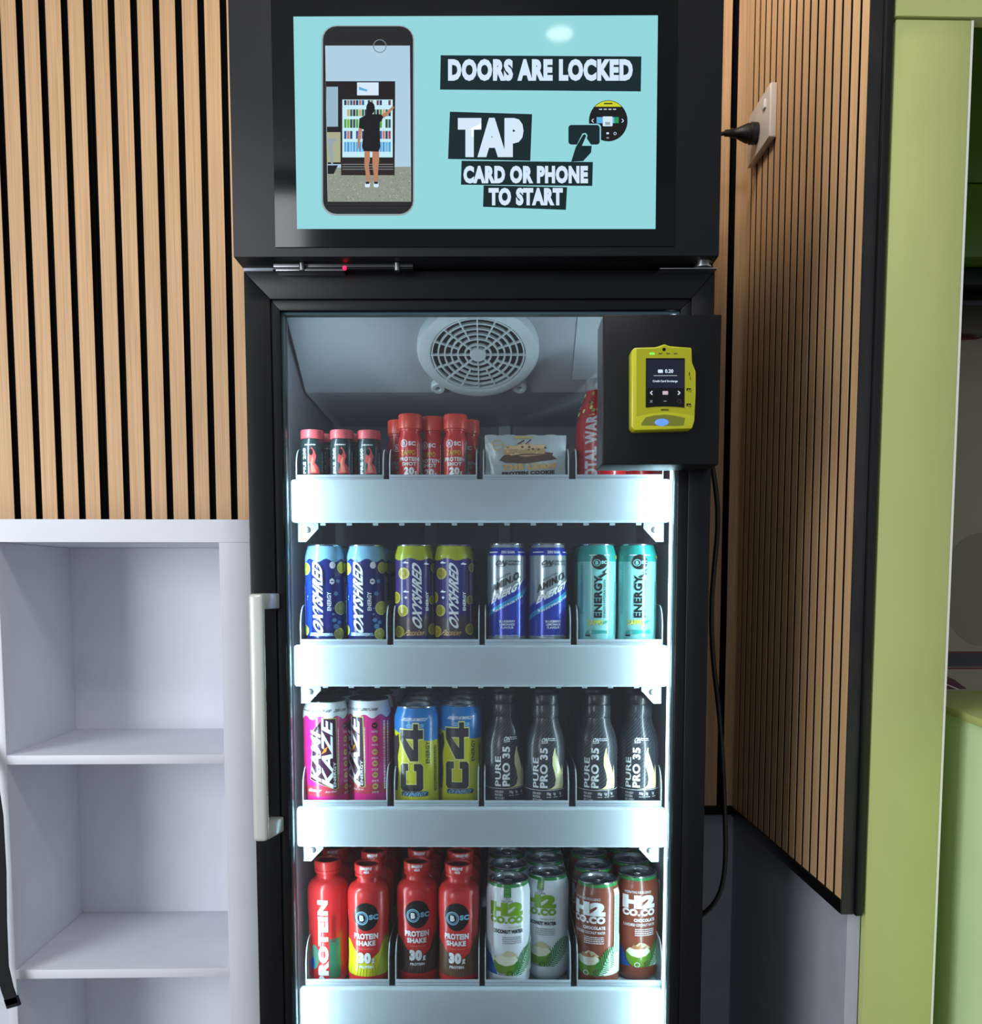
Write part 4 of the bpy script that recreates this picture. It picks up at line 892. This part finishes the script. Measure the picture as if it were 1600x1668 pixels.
# cookie packet
def cookie():
    root = emp('cookie_packet', (0,0,0)); b = B(); t = bmesh.new(); N, M_ = 26, 16; w, h = .062, .040
    foil = inkm('foil_grey', (176,186,192), .3)
    def S(u, v):     # u,v in -1..1
        th = .008*max(0, (1-abs(u)**4))*max(0, (1-abs(v)**4))+.0006
        wr = .0012*math.sin(u*19+v*7)*abs(u)**3+.001*math.sin(v*17+u*5)*abs(v)**3
        zig = .0012*(1 if int((u+1)*22)%2 else 0)*(1 if abs(v) > .99 else 0)
        return u*w*(1-.03*(1-abs(v))*abs(u)), th+wr, v*(h+zig)
    for sg in (-1, 1):
        g = [[None]*(M_+1) for _ in range(N+1)]
        for i in range(N+1):
            for j in range(M_+1):
                x, d, z = S(-1+2*i/N, -1+2*j/M_); g[i][j] = t.verts.new((x, sg*abs(d), z+h+.002))
        for i in range(N):
            for j in range(M_): t.faces.new((g[i][j], g[i+1][j], g[i+1][j+1], g[i][j+1]))
    bmesh.ops.recalc_face_normals(t, faces=t.faces); b.merge(t, foil, True)
    A = Art(); ck, ck2, dk = inkm('biscuit', (186,150,104)), inkm('biscuit_light', (214,184,136)), inkm('choc', (84,56,42))
    A.rect(-.018,.0345,.012,.039, inkm('tab_gold', (206,180,110))); A.ring(-.043,.025,.0085,.0014, inkm('tab_gold', (206,180,110)), 20); A.rect(-.050,.0243,-.036,.0257, inkm('tab_gold', (206,180,110)))
    A.poly([(-.036,.006),(-.040,.002),(-.030,-.002),(0,-.003),(.036,.002),(.048,.004),(.040,.009),(.042,.013),(.030,.014),(-.030,.012)], dk); A.poly([(-.034,.011),(-.034,.019),(-.020,.022),(0,.024),(.026,.022),(.030,.016),(.028,.010),(0,.007)], ck)
    A.poly([(-.034,.018),(-.028,.025),(-.012,.023),(.0,.028),(.016,.024),(.028,.026),(.030,.020)], ck2)
    for k in range(30): x, y = random.uniform(-.032,.030), random.uniform(.009,.026); A.ell(x,y,.0022,.0016,(dk,ck2,ck,ck2)[k%4],7,keep=True)
    A.k += 1; A.line([(-.012,.026),(-.002,.032)], .002, dk); A.line([(.0,.026),(.008,.033)], .0016, dk); A.line([(-.036,.006),(0,.011),(.038,.010)], .0015, dk)
    gd = inkm('honey', (206,166,84)); A.txt('THE LEAN', -.035,-.0120,.045,-.0035, gd, bold=.05, tilt=.04); A.txt('PROTEIN COOKIE', -.036,-.0200,.044,-.0140, K_, bold=.05, tilt=.04)
    A.ell(.004,-.028,.012,.005, inkm('biscuit_light', (214,184,136))); smalltext(A,-.034,-.014,-.026,-.023, gd, 1); smalltext(A,.022,.044,-.0245,-.0215, GL, 1)
    g2 = A.bm; 
    for k in range(-14, 15): bmesh.ops.bisect_plane(g2, geom=g2.verts[:]+g2.edges[:]+g2.faces[:], plane_co=(k*.0043,0,0), plane_no=(1,0,0))
    for k in range(-8, 9): bmesh.ops.bisect_plane(g2, geom=g2.verts[:]+g2.edges[:]+g2.faces[:], plane_co=(0,k*.0045,0), plane_no=(0,1,0))
    def fn(x, z):
        X, d, Z = S(max(-1, min(1, x/w)), max(-1, min(1, z/h))); return (x, -abs(d)-.0009, z+h+.002)
    A.flat(b, fn, .00005); b.build('wrapper', root); return root
CAN['ck'] = cookie()
ORD = ['front', 'second', 'third', 'fourth', 'fifth', 'sixth', 'seventh']
used = set()
def put(key, px, row, Y, label, cat, group, rz=0, name=None, lean=0):
    p = pF(px, rows[row][0]-3, Y); loc = (p.x, Y, SZ[row]+.0015)
    root = CAN[key]
    if key in used: o = dup(root, loc, math.radians(rz))
    else:
        used.add(key); o = root; o.location = F2W(loc); o.rotation_euler = (0,0,-PH+math.radians(rz))
    tag(o, label, cat, group); return o
def files(key, pxs, row, n, pitch, Y0, what, cat, group, side=('left','right'), rz=(0,0), dy=(0,0), jit=2.0):
    for c, px in enumerate(pxs):
        x = pF(px, rows[row][0]-3, Y0+dy[c]).x
        for k in range(n):
            Y = Y0+dy[c]+k*pitch; ang = rz[c] if k == 0 else rz[c]+random.uniform(-35,35)
            xx = x+(random.uniform(-1,1)*.0012*jit*.5 if k else 0)
            loc = (xx, Y, SZ[row]+.0015)
            lab = '%s, %s in its %s file' % (what, 'front one' if k == 0 else ORD[k]+' from the front', side[c])
            root = CAN[key]
            if key in used: o = dup(root, loc, math.radians(ang))
            else: used.add(key); o = root; o.location = F2W(loc); o.rotation_euler = (0,0,-PH+math.radians(ang))
            tag(o, lab, cat, group)
YFc = YT+.0045
G2 = 'energy drink cans on the second shelf'
files('ox', (531,598), 1, 4, .0612, YFc+.031, 'blue can with lemon slices', 'can', G2, rz=(2,-3), dy=(0,.004))
files('pf', (676,740), 1, 4, .0612, YFc+.031, 'dark purple can with passionfruit', 'can', G2, rz=(6,-4), dy=(0,.004))
files('am', (826,892), 1, 4, .0610, YFc+.031, 'silver and deep blue can', 'can', G2, rz=(0,14))
files('mt', (971,1036), 1, 4, .0610, YFc+.031, 'mint green can', 'can', G2, rz=(2,0), dy=(0,.002))
G3 = 'energy drink cans on the third shelf'
files('km', (533,603), 2, 5, .0716, YFc+.036, 'pink can with white shoulder', 'can', G3, rz=(0,-44), dy=(0,.019))
files('c4', (680,750), 2, 5, .0716, YFc+.036, 'yellow and blue can', 'can', G3, rz=(0,4), dy=(0,.019))
files('pp', (822,888), 2, 4, .0650, YFc+.033, 'black bottle, left tray of black bottles', 'bottle', 'black shake bottles on the third shelf', rz=(14,3), dy=(.012,0))
files('pp', (972,1039), 2, 4, .0650, YFc+.033, 'black bottle, right tray of black bottles', 'bottle', 'black shake bottles on the third shelf', rz=(-2,-4), dy=(0,.004))
G4 = 'red shake bottles on the lowest shelf'
def redfile(key, px, n, dy, rz, what, side):
    global used
    x = pF(px, 1608, YFc+.034+dy).x
    for k in range(n):
        kk = key if k == 0 else ('r3' if px > 640 else 'r2')
        loc = (x, YFc+.034+dy+k*.0685, SZ[3]+.0015); root = CAN[kk]; ang = math.radians(rz if k == 0 else random.uniform(-14,14))
        if kk in used: o = dup(root, loc, ang)
        else: used.add(kk); o = root; o.location = F2W(loc); o.rotation_euler = (0,0,-PH+ang)
        tag(o, what if k == 0 else 'red shake bottle, %s from the front behind %s' % (ORD[k], side), 'bottle', G4)
redfile('r1', 537, 4, .019, 0, 'red bottle turned sideways, tall upright lettering, leftmost on lowest shelf', 'the leftmost red bottle')
redfile('r2', 602, 4, .0, 0, 'red shake bottle with yellow lower label, front of left tray', 'the yellow-bottomed red bottle')
redfile('r3', 681, 4, .012, 4, 'red shake bottle with dark grey-brown base, left in second tray', 'the dark-based red bottle')
redfile('r4', 748, 4, .0, -4, 'red shake bottle with light brown base, right in second tray', 'the brown-based red bottle')
files('hw', (828,891), 3, 5, .0714, YFc+.036, 'white coconut water can', 'can', 'coconut water cans on the lowest shelf', rz=(-3,-22), dy=(0,.035), jit=.3)
files('hb', (972,1036), 3, 5, .0714, YFc+.036, 'brown coconut water can', 'can', 'coconut water cans on the lowest shelf', rz=(-28,0), dy=(0,.034), jit=.3)
# top shelf
G1 = 'small shot bottles on the top shelf'
for k, (px, dy, rz_, lb) in enumerate(((510,0,0,'left of the three in front'),(558,0,0,'middle of the three in front'),(602,.004,0,'right of the three in front'),(532,.041,30,'behind the gap left of the middle one'),(580,.041,-20,'behind the gap right of the middle one'))):
    put('sb', px, 0, YFc+.019+dy, 'small dark bottle with pink cap, '+lb, 'bottle', G1, rz_)
for k, (px, dy, rz_, lb) in enumerate(((669,0,0,'front left of its tray'),(742,.002,0,'front right of its tray'),(706,.022,-14,'between the two front ones'),(651,.052,20,'back left, half hidden'),(763,.052,-10,'back right, half hidden'))):
    put('zb', px, 0, YFc+.019+dy, 'small red shot bottle, '+lb, 'bottle', G1, rz_)
put('ck', 856, 0, YFc+.014, 'grey foil packet with protein cookie print, front one', 'snack', 'cookie packets on the top shelf')
for k, s_ in enumerate(('second from the front', 'third from the front')):
    put('ck', 857+k, 0, YFc+.036+k*.022, 'grey foil packet behind the cookie packet, '+s_, 'snack', 'cookie packets on the top shelf')
put('bb', 978, 0, YFc+.045, 'big red bottle with pale upright lettering, half behind card reader', 'bottle', 'big red bottles on the top shelf', -9)
put('bb', 1037, 0, YFc+.112, 'big red bottle almost hidden behind the card reader box', 'bottle', 'big red bottles on the top shelf', -20)

#================================================================ LIGHT
def area(name, loc, tgt, sx, sy, e, col, spread=PI):
    l = bpy.data.lights.new(name, 'AREA'); l.shape = 'RECTANGLE'; l.size = sx; l.size_y = sy; l.energy = e; l.color = col; l.spread = spread
    o = bpy.data.objects.new(name, l); C.objects.link(o); o.location = loc
    o.rotation_euler = (Vector(tgt)-Vector(loc)).to_track_quat('-Z', 'Y').to_euler(); return o
area('window_daylight', (-2.7,-1.5,1.7), (.3,1.6,1.2), 1.5, 1.9, 98, (.92,.96,1))
area('overhead_fill_light', (-.25,.30,2.97), (-.2,1.1,0), .9, .3, 10, (.96,.97,1))  # unseen fill lamp, added overhead to brighten the fronts
area('ceiling_spot_light', (.02,1.30,2.97), (.5,1.6,1.8), .25, .2, 8, (1,.90,.78))
for x in (IX0+.0125, IX1-.0195):
    sx = 1 if x < 0 else -1
    a = F2W((x, yc0+.004, 1.12)); t = F2W((x+sx*.25, yc0+.11, 1.12))
    area('fridge_led_light', a, t, .005, 1.25, 1.9, (.72,.93,1))
# round ceiling downlight whose reflection shows on the screen
d = pF(912, 54, 1.0)-Vector((0,0,ZC)); tt = (2.995-ZC)/d.z; c = F2W((d.x*tt, 2*YSC-tt, 2.998))
b = B(); b.lathe([(.038,0),(.050,0),(.052,-.004),(.038,-.006),(.038,0)], WEDGE, 32); 
o = emp('ceiling_downlight', c, 'R'); b.build('rim', o)
b = B(); b.lathe([(0,-.002),(.037,-.002)], mat('lamp_disc', (255,255,255), .5, emit=(255,250,240), es=14), 32); b.build('diffuser', o)
tag(o, 'small round ceiling downlight mirrored at the top of the screen', 'ceiling light')
w = bpy.data.worlds.new('World'); sc.world = w; w.use_nodes = True
w.node_tree.nodes['Background'].inputs[0].default_value = (.62,.68,.78,1); w.node_tree.nodes['Background'].inputs[1].default_value = .52
# ------------------------------------------------------------ camera
cam = bpy.data.cameras.new('Camera'); co = bpy.data.objects.new('Camera', cam); C.objects.link(co); sc.camera = co
co.location = (0,0,ZC); co.rotation_euler = (PI/2-TH, 0, -AL)
cam.sensor_width = 36; cam.lens = 36*FP/1668; cam.shift_y = (PY0-834)/1668; cam.clip_start = .05
sc.view_settings.view_transform = 'Standard'; sc.view_settings.look = 'None'; sc.view_settings.exposure = 0; sc.view_settings.gamma = 1
